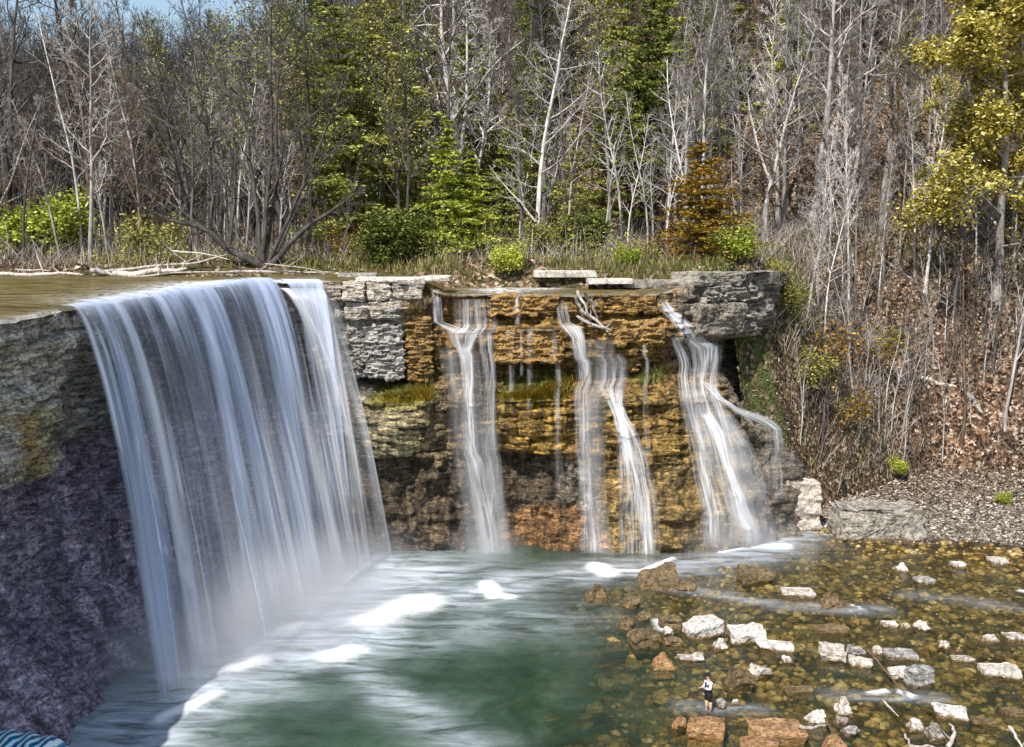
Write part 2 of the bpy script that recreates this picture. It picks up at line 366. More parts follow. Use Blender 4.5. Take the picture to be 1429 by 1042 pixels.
PROF = [
 (-420, [(-3, 2.6), (0, 1.6), (1.5, .2), (4, -2.2), (8, -3.8), (10, -3.6), (10.4, -.3), (12, -.15), (13.4, -.35), (13.6, .05), (15.2, -.1), (15.4, .2), (17, .1), (19, 0)]),
 (70, [(-3, 2.4), (0, 1.4), (1.5, 0), (4, -2.4), (8, -3.8), (10, -3.4), (10.4, -.3), (12, -.15), (13.4, -.35), (13.6, .05), (15.2, -.1), (15.4, .2), (17, .1), (19, 0)]),
 (130, [(-3, 1.6), (0, .6), (1.5, -.8), (4, -2.8), (8, -3.8), (10.4, -3.6), (11, -1.8), (13, -1.4), (15, -.6), (16, -.1), (19, 0)]),
 (380, [(-3, -3), (3, -3.2), (8, -3), (11, -2.4), (13, -1.4), (15.2, -.6), (15.6, -.1), (19, 0)]),
 (445, [(-3, -1.2), (3, -1.5), (6.3, -.9), (10.2, -.5), (10.6, -1), (11.2, -1.7), (11.6, -.9), (15, -.8), (15.3, -.5), (15.6, -.3), (19, -.2)]),
 (500, [(-3, -1.0), (3, -1.6), (6.2, -1.3), (6.5, -.2), (9, .1), (10.2, -.2), (10.6, -1.0), (11.3, -1.9), (11.7, -.9), (12, -.6), (15.2, -.7), (15.5, -.4), (19, -.3)]),
 (565, [(-3, -.9), (2, -1.3), (6.2, -1.5), (6.5, .2), (8.5, .55), (10, .4), (10.7, -.6), (11.2, -1.6), (11.8, -.8), (12.1, -.3), (15.2, -.5), (15.5, -.3), (19, -.3)]),
 (612, [(-3, -.3), (3, -.8), (6, -.6), (8, 0), (10.8, .2), (12, 0), (13, -.1), (14.65, .1), (14.8, -.6), (16.5, -.7), (19, -.9)]),
 (665, [(-3, -.2), (3, -.6), (6.2, -.5), (6.6, .2), (10.5, .35), (11.5, 0), (13.0, .1), (13.2, .45), (14.6, .5), (14.8, -.45), (16.6, -.5), (19, -.7)]),
 (735, [(-3, -.7), (3, -1.2), (6.2, -1.2), (6.5, .5), (8.5, .95), (10, .7), (10.7, 0), (11, -1.5), (12.4, -1.4), (12.7, .2), (14.3, .4), (14.6, .3), (14.8, -.25), (15.3, -.35), (15.5, .15), (16.6, .05), (19, 0)]),
 (795, [(-3, .2), (3, 0), (6.2, -.2), (6.5, .3), (10, .45), (10.7, 0), (11, -1.2), (12.4, -1.1), (12.7, .1), (14.6, .35), (14.8, -.15), (15.4, -.2), (15.6, .1), (19, 0)]),
 (870, [(-3, 1.7), (3, 1.3), (7, .95), (10, .55), (10.8, .1), (11.2, -.8), (12.4, -.9), (12.8, .2), (14.6, .45), (14.8, -.1), (15.4, -.1), (15.6, .15), (19, 0)]),
 (935, [(-3, 2.7), (3, 2.2), (7, 1.6), (10, .95), (11, .3), (12, -.3), (13, -.2), (14.6, .35), (15, 0), (16.5, -.1), (19, 0)]),
 (1000, [(-3, 3.7), (3, 3.1), (7, 2.4), (10, 1.5), (11.5, -.2), (13.2, -1.6), (13.6, -.5), (15, .0), (19, -.3)]),
 (1065, [(-3, 3.9), (3, 2.9), (5, 1.8), (7, .4), (8.5, -1), (10.5, -2.6), (13.2, -3.2), (13.7, -.7), (15, -.1), (19, -.2)]),
 (1112, [(-3, 1), (3, .4), (7, -.3), (12, -1.2), (13.5, -1), (19, -.5)]),
]
pu = np.array([p[0] for p in PROF], float)
def off_raw(u, z):
    u, z = np.broadcast_arrays(np.asarray(u, float), np.asarray(z, float))
    rows = np.stack([np.interp(z, [a for a, b in p[1]], [b for a, b in p[1]]) for p in PROF], 0)
    k = np.clip(np.searchsorted(pu, u) - 1, 0, len(pu)-2)
    t = np.clip((u - pu[k])/(pu[k+1]-pu[k]), 0, 1); t = t*t*(3-2*t)
    a = np.take_along_axis(rows, k[None], 0)[0]; b = np.take_along_axis(rows, (k+1)[None], 0)[0]
    return a*(1-t) + b*t
def off(u, z):
    u, z = np.broadcast_arrays(np.asarray(u, float), np.asarray(z, float))
    s = arc(u); o = off_raw(u + 9*(vnoise(s*.5, z*.4, 0, 9)-.5)*2, z + .25*(vnoise(s*.6, z*.2, 0, 3)-.5))
    zz = z + .22*(vnoise(s*.45, z*.1, 0, 5)-.5)
    hi = sstep(5.6, 6.6, z)
    for th, bw, am, sd in ((.95, 1.9, .5, 11), (.45, 1.1, .34, 15), (.24, .8, .22, 21), (.12, .5, .09, 31)):
        lay = np.floor(zz/th).astype(np.int64)
        sh = _h(lay, lay*0, lay*0, sd)*7
        q = s/bw + sh + .3*vnoise(s*1.3, lay*.7, 0, sd+1)
        blk = np.floor(q).astype(np.int64); fr = q - blk
        v = _h(lay, blk, lay*0, sd+2) - .5
        v2 = _h(lay, blk+1, lay*0, sd+2) - .5
        v = v + (v2-v)*sstep(.88, 1.0, fr)
        joint = -(.12*np.exp(-((fr-.94)/.05)**2))
        zf = zz/th - lay
        bed = -.18*(np.exp(-(zf/.1)**2) + np.exp(-((zf-1)/.1)**2))
        o = o + (am*v + am*.9*joint*2 + am*bed)*(.35+.65*hi)
    o = o + (fbm(s*.33, z*.4, 0, 3, 45)-.5)*1.5*(sstep(440, 480, u)) - .9*sstep(440, 480, u)*np.exp(-((zz-11.7)/.55)**2)*sstep(.35, .6, vnoise(s*.3, 4.4, 0, 46)+.2)
    o = o + (fbm(s*1.1, z*1.1, 0, 5, 40)-.5)*(.55 + .9*(1-hi)) + (fbm(s*3.5, z*5, 0, 3, 50)-.5)*.2
    return o
def ztop(u):
    return np.interp(u, [-420, 0, 110, 330, 445, 597, 606, 640, 700, 915, 940, 985, 1060, 1112],
                     [16.6, 17.05, 17.2, 17.7, 17.55, 17.5, 16.9, 16.7, 16.65, 16.65, 17.0, 17.6, 18.0, 18.0])
def cpt(u, z, extra=0.0, o=None):
    b = base(u); n = nrm(u); oo = (off(u, z) if o is None else o) + extra
    return np.stack([b[..., 0]+n[..., 0]*oo, b[..., 1]+n[..., 1]*oo, np.broadcast_to(z, oo.shape)], -1)
# zones of colour: each (u, z, ru, rz, colour, strength)
us = np.concatenate([np.arange(-420, 60, 9.0), np.arange(60, 440, 3.2), np.arange(440, 1112.1, 1.7)])
vz = np.concatenate([np.arange(-3, 6, .11), np.arange(6, 17.4, .075)])
vz = np.append(vz, 18.0)
nu, nv = len(us), len(vz)
U = np.repeat(us[:, None], nv, 1); Zt = ztop(us)
Z = np.minimum(np.repeat(vz[None], nu, 0), Zt[:, None] + (vz[None]-17.4).clip(0)*0)
Z = np.repeat(vz[None], nu, 0) * 1.0
Z = -3 + (Z+3)/(21.0)*(Zt[:, None]+3)
V = cpt(U, Z)
b0 = base(us); n0 = nrm(us)
nb = 22
back = np.linspace(.3, 11, nb)
Vb = np.stack([b0[:, None, 0]-n0[:, None, 0]*back[None], b0[:, None, 1]-n0[:, None, 1]*back[None], Zt[:, None]+0*back[None]], -1)
Vb[..., 2] += (fbm(Vb[..., 0]*1.2, Vb[..., 1]*1.2, 0, 4, 71)-.5)*.3 - .42*sstep(.2, 1.6, back)[None]*(1-sstep(930, 960, us))[:, None]
Vall = np.concatenate([V, Vb], 1); nvt = nv+nb
S = arc(U); S2 = np.concatenate([S, np.repeat(arc(us)[:, None], nb, 1)], 1)
U2 = np.concatenate([U, np.repeat(us[:, None], nb, 1)], 1); Z2 = Vall[..., 2]
def zone(u0, u1, z0, z1, fu=18, fz=.5):
    uu = U2 + 26*(vnoise(S2*.8, Z2*.8, 0, 61)-.5); zz = Z2 + 1.1*(vnoise(S2*.9, Z2*.9, 0, 62)-.5)
    return sstep(u0-fu, u0+fu, uu)*(1-sstep(u1-fu, u1+fu, uu))*sstep(z0-fz, z0+fz, zz)*(1-sstep(z1-fz, z1+fz, zz))
col = np.ones(U2.shape+(3,))*np.array([.23, .215, .2])
def paint(w, c): 
    global col
    col = col*(1-w[..., None]) + np.array(c)*w[..., None]
paint(zone(-500, 150, 9, 17.5), (.72, .67, .58))
paint(zone(28, 105, 10.6, 13)*.8, (.55, .47, .24))
paint(zone(26, 46, 11.2, 12.8)*.9, (.7, .4, .08))
paint(zone(-500, 460, -4, 10.2), (.46, .415, .56))  # recess purple: the hue of lifted shadow painted into the rock colour
paint(zone(100, 460, 10, 20)*.6, (.14, .135, .13))
paint(zone(440, 600, 12, 18)*.8, (.4, .385, .36))
paint(zone(560, 1000, 6, 17.5), (.26, .165, .06))
paint(zone(690, 930, 12.3, 17.4)*.7, (.3, .2, .06))
paint(zone(500, 620, 6.3, 10.6)*.85, (.36, .33, .2))
paint(zone(520, 600, 9.9, 11.4)*.9, (.2, .2, .03))
paint(zone(685, 790, 6.4, 10.8)*.85, (.36, .24, .05))
paint(zone(690, 790, 10.2, 11.8)*.7, (.16, .19, .03))
paint(zone(600, 700, 6.4, 12)*.5, (.2, .17, .12))
paint(zone(430, 800, -4, 6.3), (.125, .1, .07))
paint(zone(690, 840, -4, 2.6)*.9, (.24, .14, .06))
paint(zone(835, 1010, -4, 10.6)*.85, (.27, .19, .055))
paint(zone(1000, 1075, -4, 12)*.8, (.17, .14, .1))
paint(zone(945, 1130, 12.2, 19), (.27, .25, .23))
paint(zone(1075, 1130, -4, 13), (.14, .13, .12))
paint(zone(885, 925, 11.2, 12)*.9, (.1, .16, .02))
col *= 1.3*(.6+.8*fbm(S2*.7, Z2*2, 0, 4, 81))[..., None]
seep = np.clip(zone(-500, 300, -4, 10.2), 0, 1)*sstep(.5, .64, vnoise(S2*1.1, Z2*.12, 0, 85)); paint(seep*.6, (.19, .165, .26)); bed_ = sstep(.5, .6, vnoise(S2*.25, Z2*2.6, 0, 86))*zone(-500, 150, 10, 18); paint(bed_*.6, (.3, .27, .22))  # seep streaks keep the painted shadow purple of the recess
wet = np.clip(zone(590, 1010, -4, 17) + zone(430, 600, -4, 11)*.7 + zone(-500, 440, -4, 10)*.6, 0, 1)
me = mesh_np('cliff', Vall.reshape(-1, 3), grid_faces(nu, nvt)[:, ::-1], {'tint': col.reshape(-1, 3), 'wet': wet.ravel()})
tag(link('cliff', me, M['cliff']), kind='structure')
# ------------------------------------------------------------------ upper ground
def bankline(x):
    x = np.asarray(x, float)
    return 75.6 + .8*(vnoise(x*.22, 3.3, 0, 91)-.5)*2 + np.interp(x, [-60, -20, -6, 2, 12, 20], [1.5, .5, .3, -.4, -1.0, -2.5])
def water_z(x, y):
    t = np.interp(x, [-30, -19, -16, -12], [17.15, 17.25, 17.65, 17.75])
    t2 = np.interp(x, [-12, -6, -4.5, 30], [17.75, 17.6, 16.85, 16.85])
    zz = np.where(np.asarray(x) < -12, t, t2)
    back_ = np.clip((np.asarray(y)-np.interp(x, cx[1:], cd[1:]))/12, 0, 1)
    return zz + .15*back_
EDGE = np.array([(12, 77.5), (17.2, 78), (20.3, 84), (23.5, 97), (29, 108), (38, 104), (60, 97), (110, 88)], float)
def edge_dist(x, y):
    best = np.full(np.shape(x), 1e9); sgn = np.ones(np.shape(x))
    for a, b in zip(EDGE[:-1], EDGE[1:]):
        ab = b-a; t = np.clip(((x-a[0])*ab[0]+(y-a[1])*ab[1])/(ab@ab), 0, 1)
        dx, dy = x-a[0]-t*ab[0], y-a[1]-t*ab[1]; d = np.hypot(dx, dy)
        cr = ab[0]*dy-ab[1]*dx
        s = np.where(cr >= 0, -1, 1)
        upd = d < best-1e-6
        sgn = np.where(upd, s, sgn); best = np.where(upd, d, best)
    return best*sgn
def Hup(x, y, detail=True):
    x = np.asarray(x, float); y = np.asarray(y, float)
    yb = bankline(x)
    a1 = np.interp(x, [-45, -12, 10], [.05, .13, .13]); a2 = np.interp(x, [-55, -14, 10], [.22, .42, .6])
    yf = np.interp(x, [-45, -12, 10, 60], [165, 112, 112, 108])
    z = 18.35 + .05*np.clip(y-yb, 0, 14) + a1*np.clip(y-92, 0, None) + a2*np.clip(y-yf, 0, 150)
    z = z + (fbm(x*.12, y*.12, 0, 4, 101)-.5)*(1.0+np.clip((y-90)*.03, 0, 2))
    bed = water_z(x, y) - .45
    z = bed + (z-bed)*sstep(-1.2, 1.6, y-yb)
    d = edge_dist(x, y)
    sl = np.interp(y, [78, 84, 92, 100], [3.6, 2.0, 1.0, .9])
    d = d*sstep(14.5, 17, x)
    drop = np.clip(d, 0, None)*sl
    z = z - drop + np.where(d > 0, (fbm(x*.3, y*.3, 0, 4, 111)-.5)*1.8, 0)
    z = np.maximum(z, -2.5)
    if detail: z = z + (fbm(x*.9, y*.9, 0, 3, 121)-.5)*.25
    return z
def Hlow(x, y):
    x = np.asarray(x, float); y = np.asarray(y, float)
    w = x + 3*(fbm(x*.15, y*.15, 0, 3, 131)-.5)*2 - .12*(y-48)
    dep = .35 + 3.4*(1-sstep(-6.0, 10.0, w))**1.25
    dep = dep + (fbm(x*.25, y*.25, 0, 3, 141)-.5)*.3
    z = -dep
    # gravel bar on the right, beyond the shore line
    ys = np.interp(x, [19, 21, 24, 30, 36, 45, 90], [83, 76, 71.2, 69.8, 69, 67, 60])
    g = y - ys + 1.0*(fbm(x*.3, y*.3, 0, 3, 151)-.5)
    z = np.where(x > 17, np.maximum(z*(1-sstep(-9, 0, g)) - .0, np.minimum(.07*g, .42+.025*g) - .02), z)
    z = z + (fbm(x*1.4, y*1.4, 0, 4, 161)-.5)*.22
    return z
def terrain(name, x0, x1, y0, y1, dx, dy, fn, mat, keep=None, attrs=None):
    X = np.arange(x0, x1+.01, dx); Y = np.arange(y0, y1+.01, dy)
    XX, YY = np.meshgrid(X, Y, indexing='ij'); ZZ = fn(XX, YY)
    Vv = np.stack([XX, YY, ZZ], -1).reshape(-1, 3); Fc = grid_faces(len(X), len(Y))
    if keep is not None:
        k = keep(XX, YY, ZZ).ravel(); Fc = Fc[k[Fc].all(1)]
    me = mesh_np(name, Vv, Fc, {a: f(XX, YY, ZZ).ravel() for a, f in (attrs or {}).items()})
    return tag(link(name, me, mat), kind='structure')
_cut = _bb[_uu < 1052][::10]
polyx = np.concatenate([_cut[:, 0], [18.3, 12, -20.4]]); polyy = np.concatenate([_cut[:, 1], [60, 15, 15]])
def in_pool(x, y, grow=0.0):
    r = np.zeros(np.shape(x), bool); n = len(polyx); j = n-1
    for i in range(n):
        c = ((polyy[i] > y) != (polyy[j] > y)) & (x < (polyx[j]-polyx[i])*(y-polyy[i])/(polyy[j]-polyy[i]+1e-12)+polyx[i])
        r ^= c; j = i
    return r
def keep_up(x, y, z):
    ok = np.ones(x.shape, bool)
    for dx, dy in ((0, 0), (1.3, 0), (-1.3, 0), (0, -2.2), (0, 1.0)): ok &= ~(in_pool(x+dx, y+dy) & ((x < 15.8) | ((dx == 0) & (dy == 0))))
    ok &= ~((x > 12) & (y < 64))
    return ok
def green(x, y, z):
    bl = y-bankline(x)
    g = sstep(0, 2, bl)*(1-sstep(6, 13, bl))*(.25+.75*sstep(.42, .6, fbm(x*.12, y*.2, 0, 3, 171)))
    d = edge_dist(x, y)
    g = np.maximum(g, .75*np.exp(-(d/3.0)**2)*(x > 12))
    g = np.maximum(g, .8*sstep(10, 22, z)*np.exp(-((x-22)/7)**2)*np.exp(-((y-92)/10)**2))
    return np.clip(g + .35*sstep(.52, .66, fbm(x*.08, y*.08, 0, 3, 181)), 0, 1)
terrain('hillside', -75, 75, 58, 135, .5, .5, Hup, M['ground'], keep_up, {'green': green})
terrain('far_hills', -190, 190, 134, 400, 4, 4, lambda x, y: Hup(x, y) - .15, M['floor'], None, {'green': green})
terrain('left_bank', -150, -21.5, 0, 58.4, 3, 2, lambda x, y: 16.3+0*x+np.clip(-44-x, 0, 60)*.05+(fbm(x*.3, y*.3, 0, 3, 5)-.5)*.6, M['ground'], None, {'green': lambda x, y, z: 0*x+.4})
terrain('riverbed', -28, 95, 2, 112, .4, .4, Hlow, M['bed'], None, {'gravel': lambda x, y, z: sstep(-.02, .12, z)})
terrain('wide_ground', -600, 600, -200, 600, 40, 40, lambda x, y: 0*x-4.5, M['ground'], None, {'green': lambda x, y, z: 0*x+.5})
# ground hit by a view ray
def ground_hit(px, py, y0=58.0, y1=330.0):
    d = ray(px, py); ys = np.linspace(y0, y1, 1400); P = np.array([0, 0, CAMZ])[None] + d[None]*(ys/d[1])[:, None]
    h = np.maximum(Hup(P[:, 0], P[:, 1]), Hlow(P[:, 0], P[:, 1]))
    k = np.nonzero(P[:, 2] < h)[0]
    return P[k[0]] if len(k) else P[-1]
# ------------------------------------------------------------------ water surfaces
wu = np.arange(-330, 936, 3.0); wb = np.concatenate([[-.22, -.1], np.linspace(0, 1, 60)**1.7])
bw = base(wu); nw_ = nrm(wu)
lipo = off(wu, ztop(wu)-.12); lipo = np.convolve(np.pad(lipo, 2, mode='edge'), np.ones(5)/5, 'valid')
reach = np.where(nw_[:, 1] < -.12, np.minimum((bankline(bw[:, 0])+3.2-bw[:, 1])/np.maximum(-nw_[:, 1], .12), 48), 48)
bb = np.where(wb[None] < 0, wb[None], wb[None]*reach[:, None])
bo = bb
bb = bb-lipo[:, None]*np.exp(-np.clip(bb, 0, None)/1.2)
WX = bw[:, None, 0]-nw_[:, None, 0]*bb; WY = bw[:, None, 1]-nw_[:, None, 1]*bb
WZ = water_z(WX, WY); lipz = ztop(wu)[:, None]+.08
bb = bo
kz = sstep(0, 3.0, bb); WZ = lipz*(1-kz)+np.maximum(WZ, lipz)*kz
WZ = WZ - np.where(bb < 0, .12+.0*bb, 0) + (fbm(WX*.8, WY*1.6, 0, 3, 191)-.5)*.07
fm = np.exp(-np.clip(bb, 0, None)/1.6)*(sstep(85, 200, wu)*(1-sstep(440, 455, wu)))[:, None] + .12*np.exp(-np.clip(bb, 0, None)/.5)*(wu > 455)[:, None] + .25*np.exp(-np.clip(bb, 0, None)/.35)*(wu < 85)[:, None]
for px, py, r, s_ in ((330, 396, 4, .9), (355, 400, 3.5, 1), (650, 399, 1.6, .9), (700, 404, 2.2, .8), (760, 403, 1.5, .5), (928, 425, 1.5, .6)):
    q = at_z(px, py, 17.7 if px < 500 else 16.9); fm += s_*np.exp(-(((WX-q[0])/(r*.8))**2+((WY-q[1])/(r*1.2))**2))
me = mesh_np('upper_stream', np.stack([WX, WY, WZ], -1).reshape(-1, 3), grid_faces(*WX.shape)[:, ::-1], {'foam': np.clip(fm, 0, 1).ravel()})
tag(link('upper_stream', me, M['stream']), kind='structure')
X = np.arange(-27, 95, .3); Y = np.arange(8, 92, .3)
XX, YY = np.meshgrid(X, Y, indexing='ij')
foam = np.zeros(XX.shape); milky = np.zeros(XX.shape)
def capsule(A, B, r):
    a = at_z(*A)[:2]; b = at_z(*B)[:2]; ab = b-a
    wx = XX + .8*(fbm(XX*.5, YY*.5, 0, 3, 201)-.5)*min(2.0, r); wy = YY + .8*(fbm(XX*.5, YY*.5, 5, 3, 202)-.5)*min(2.0, r)
    t = np.clip(((wx-a[0])*ab[0]+(wy-a[1])*ab[1])/(ab@ab+1e-9), 0, 1)
    return np.exp(-(np.hypot(wx-a[0]-t*ab[0], wy-a[1]-t*ab[1])/r)**2)
for A, B, r, s in (((512, 866), (580, 842), 1.75, 1.1), ((466, 918), (484, 910), 1.1, 1.0), ((678, 815), (690, 832), .7, 1.1), ((690, 830), (708, 834), .6, 1.0), ((830, 790), (850, 800), .9, 1.15),  # leading capsule: foam pushed to full white to paint in a patch of sunlight
                   ((850, 797), (895, 797), .28, 1.1), ((895, 797), (940, 780), .28, .9), ((1005, 772), (1040, 766), .25, 1.0), ((1045, 763), (1092, 763), .8, 1.15), ((1105, 728), (1160, 733), .9, 1.0), ((1160, 733), (1170, 745), .5, 1.1),
                   ((225, 1005), (260, 990), .7, .9), ((270, 985), (300, 970), .6, .9), ((330, 935), (370, 920), .8, 1.0), ((400, 880), (430, 872), .9, .8), 
                   ((1215, 968), (1235, 965), .28, 1.0), ((1255, 966), (1275, 972), .25, 1.0), ((1188, 845), (1205, 850), .18, .8), ((915, 865), (922, 880), .25, .9), ((1425, 826), (1440, 828), .3, 1), ((930, 815), (975, 832), .16, .55), ((1000, 835), (1060, 842), .16, .5), ((1130, 908), (1180, 915), .15, .5)):
    foam = np.maximum(foam, s*capsule(A, B, r))
for A, B, r, s in (((180, 1010), (430, 870), 4.2, 1.0), ((430, 870), (560, 800), 4.6, 1.0), ((300, 960), (500, 890), 3.2, .85), ((560, 840), (700, 815), 3.2, .7), ((700, 815), (860, 790), 2.4, .6), ((640, 870), (720, 860), 4, .35),
                   ((470, 920), (560, 980), 1.3, .55), ((560, 980), (670, 1055), 1.5, .4), ((900, 800), (1060, 770), 2.0, .55), ((1040, 770), (1150, 725), 2.4, .85), ((920, 815), (1090, 845), .8, .4), ((1090, 845), (1230, 850), .7, .4),  # leading diagonal pair: a bright streak of light painted in as milky water
                   ((1150, 968), (1310, 974), .45, .4), ((1270, 830), (1429, 850), .8, .22), ((600, 880), (800, 860), 2.5, .2), ((950, 985), (1060, 990), .5, .3), ((500, 890), (600, 900), 2.0, .35)):
    milky = np.maximum(milky, s*capsule(A, B, r))
for A, r in (((430, 945), 1.1), ((340, 1005), 2.2), ((420, 1010), 1.6), ((680, 925), 2.0)):
    milky *= 1-.8*capsule(A, (A[0]+30, A[1]), r)
depth = np.clip(-Hlow(XX, YY), 0, 9)
zp = (fbm(XX*.6, YY*.9, 0, 4, 211)-.5)*.12 + .12*foam.clip(0, 1)
me = mesh_np('pool_water', np.stack([XX, YY, zp], -1).reshape(-1, 3), grid_faces(*XX.shape), {'foam': foam.ravel().clip(0, 1.3), 'milky': milky.ravel(), 'depth': depth.ravel()})
tag(link('pool_water', me, M['pool']), kind='structure')
# ------------------------------------------------------------------ waterfalls
def fall_sheet(name, u0, u1, v0, mat, parent, lift=0.0, seed=0, zb=-.1, edge=(.04, .04), dens=1.0, nu_=260, nz=70, vvar=.5, side=0.0, top=0.0, denf=None):
    uu = np.linspace(u0, u1, nu_); t = np.linspace(0, 1, nz)
    zt = ztop(uu) + .2 + lift + top; s = arc(uu)
    v = v0*(1 + vvar*(fbm(s*.8, seed*1.7, 0, 3, 300+seed)-.5)*1.5)
    roll = .45
    tt = np.concatenate([-np.linspace(1, .08, 8)*.35, t*1.9])
    b = base(uu); n = nrm(uu)
    nn = n*.0 + n; nn = nn/np.linalg.norm(nn, axis=1)[:, None]
    tg = np.stack([-n[:, 1], n[:, 0]], 1)
    tf = np.clip(tt, 0, None)
    drop = 4.9*tf**2
    D = np.sqrt((zt-zb)/4.9)
    fall = np.where(tt > 0, tt, 0)
    P = np.zeros((nu_, len(tt), 3)); T = np.zeros((nu_, len(tt)))
    for i in range(nu_):
        ti = np.where(tt < 0, tt, tt/1.9*D[i]); T[i] = ti
        out = v[i]*ti + lift*.4 + .25
        fold = .22*(fbm(s[i]*1.6 + 0*ti, ti*.35, seed, 3, 320+seed)-.5)*2*np.clip(ti*1.5, .15, 1)
        sd = side*np.clip(ti, 0, None)
        P[i, :, 0] = b[i, 0] + n[i, 0]*(out+fold) + tg[i, 0]*sd
        P[i, :, 1] = b[i, 1] + n[i, 1]*(out+fold) + tg[i, 1]*sd
        P[i, :, 2] = np.where(ti < 0, zt[i] + .02, zt[i] - 4.9*np.clip(ti, 0, None)**2)
    fu = np.linspace(0, 1, nu_); e = sstep(0, edge[0], fu)*(1-sstep(1-edge[1], 1, fu))
    de = dens*e[:, None]*sstep(-.35, -.1, T)
    tn = np.clip(T/1.9, 0, 1)
    de = de*(1+.55*np.exp(-(T/.28)**2))
    if denf is not None: de = denf(uu[:, None], tn, de)
    uv = np.stack([np.repeat(s[:, None], len(tt), 1) + seed*37.7, T*5.0], -1)
    me = mesh_np(name, P.reshape(-1, 3), grid_faces(nu_, len(tt)), {'dens': de.ravel()}, uv.reshape(-1, 2))
    return link(name, me, mat, parent, True)
p0 = base(230.0)
mf = empty('waterfall', (p0[0], p0[1], 0), 0, 'broad silky white waterfall pouring over the long left lip in shade', 'waterfall', 'waterfalls over the rock wall')
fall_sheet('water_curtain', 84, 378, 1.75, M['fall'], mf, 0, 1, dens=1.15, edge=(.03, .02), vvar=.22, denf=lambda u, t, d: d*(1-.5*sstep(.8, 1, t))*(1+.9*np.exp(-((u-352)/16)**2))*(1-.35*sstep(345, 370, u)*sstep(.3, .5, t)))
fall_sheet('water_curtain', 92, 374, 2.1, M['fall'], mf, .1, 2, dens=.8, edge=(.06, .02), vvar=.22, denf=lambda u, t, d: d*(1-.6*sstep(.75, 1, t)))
fall_sheet('spray_veil', 100, 385, 2.5, M['fallsoft'], mf, .15, 3, dens=.34, edge=(.2, .05), vvar=.2, denf=lambda u, t, d: d*sstep(.2, .7, t)*(1-sstep(.86, 1, t)))
fall_sheet('spray_veil', 130, 390, 3.3, M['fallsoft'], mf, .0, 8, dens=.55, edge=(.25, .1), vvar=.3, denf=lambda u, t, d: d*sstep(.55, .85, t)*(1-sstep(.9, 1, t)))
sf = empty('waterfall', (base(415.0)[0], base(415.0)[1], 0), 0, 'second white curtain of water beside the pale cap blocks, falling straight', 'waterfall', 'waterfalls over the rock wall')
fall_sheet('water_curtain', 384, 449, 1.7, M['fall'], sf, 0, 4, dens=1.3, edge=(.15, .06), nu_=110, side=.75, vvar=.2, denf=lambda u, t, d: d*(1-.6*sstep(.12, .4, t)*np.exp(-((u-402)/16)**2))*(1-.6*sstep(.8, 1, t)))
fall_sheet('water_curtain', 384, 452, 2.1, M['fallsoft'], sf, -.55, 5, dens=1.0, edge=(.12, .12), nu_=110, side=1.25, vvar=.2, denf=lambda u, t, d: d*(1-.6*sstep(.8, 1, t))*(1+1.0*np.exp(-((t-.12)/.1)**2)))
fall_sheet('spray_veil', 385, 466, 2.5, M['fallsoft'], sf, -.9, 6, dens=.7, edge=(.15, .4), nu_=90, side=1.9, vvar=.2, denf=lambda u, t, d: d*sstep(.02, .3, t)*(1-.7*sstep(.75, 1, t)))
def cascade_strip(name, path, mat, parent, seed, lift=.1, nw=15, m=150):
    """a ribbon of water hugging the rock along a path of (px, py, width px, density)"""
    path = np.array(path, float)
    tq = np.concatenate([[0], np.cumsum(np.hypot(np.diff(path[:, 0]), np.diff(path[:, 1])))]); tt = np.linspace(0, tq[-1], m)
    pxs = np.interp(tt, tq, path[:, 0]); pys = np.interp(tt, tq, path[:, 1]); ws = np.interp(tt, tq, path[:, 2]); ds = np.interp(tt, tq, path[:, 3])
    f = np.linspace(-.5, .5, nw)
    PX = pxs[:, None] + ws[:, None]*f[None]; PY = np.repeat(pys[:, None], nw, 1)
    Uc = PX.copy(); Zc = 20-(PY-340)*69/1500
    for _ in range(4):
        oo = off_raw(Uc, Zc); b = base(Uc); n = nrm(Uc)
        y = b[..., 1] + n[..., 1]*oo
        x = b[..., 0] + n[..., 0]*oo
        Uc = Uc + (PX - (714.5 + x/y*F))*.8
        Zc = 20-(PY-339.5)*y/1500
    oo = off(Uc, Zc); orw = off_raw(Uc, Zc)
    run = np.maximum.accumulate(orw, axis=0); w9 = 19
    k = np.hanning(w9+2)[1:-1]; k /= k.sum()
    sm = np.apply_along_axis(lambda c: np.convolve(np.pad(c, w9//2, mode='edge'), k, 'valid'), 0, np.maximum(run*.8 + orw*.2, oo*.6+orw*.4)+.1)
    sm = np.apply_along_axis(lambda c: np.convolve(np.pad(c, 1, mode='edge'), [.25, .5, .25], 'valid'), 1, sm)
    sm = (sm+.25 if name == 'spray_veil' else np.maximum(sm, oo-.12)) + lift + .06*np.cos(f*math.pi)[None]
    P = cpt(Uc, Zc, 0, sm)
    e = np.clip((1-(2*np.abs(f))**2.2), 0, 1)
    end = sstep(0, .03, tt/tq[-1])*(1-.6*sstep(.93, 1, tt/tq[-1]))
    de = ds[:, None]*e[None]*end[:, None]
    uv = np.stack([np.repeat((f[None]*np.mean(ws)*.046)[0][None], m, 0) + seed*11.3, np.repeat(tt[:, None]*.046, nw, 1)], -1)
    me = mesh_np(name, P.reshape(-1, 3), grid_faces(m, nw), {'dens': de.ravel()}, uv.reshape(-1, 2))
    return link(name, me, mat, parent, True)
def cascade(label, u, strips):
    b = base(float(u)); e = empty('waterfall', (b[0], b[1]-1, 0), 0, label, 'waterfall', 'waterfalls over the rock wall')
    for k, (path, soft) in enumerate(strips):
        cascade_strip('water_ribbon' if not soft else 'spray_veil', path, M['thread'] if not soft else M['fallsoft'], e, u+k*3, .1 + .04*k + (.22 if soft else 0))
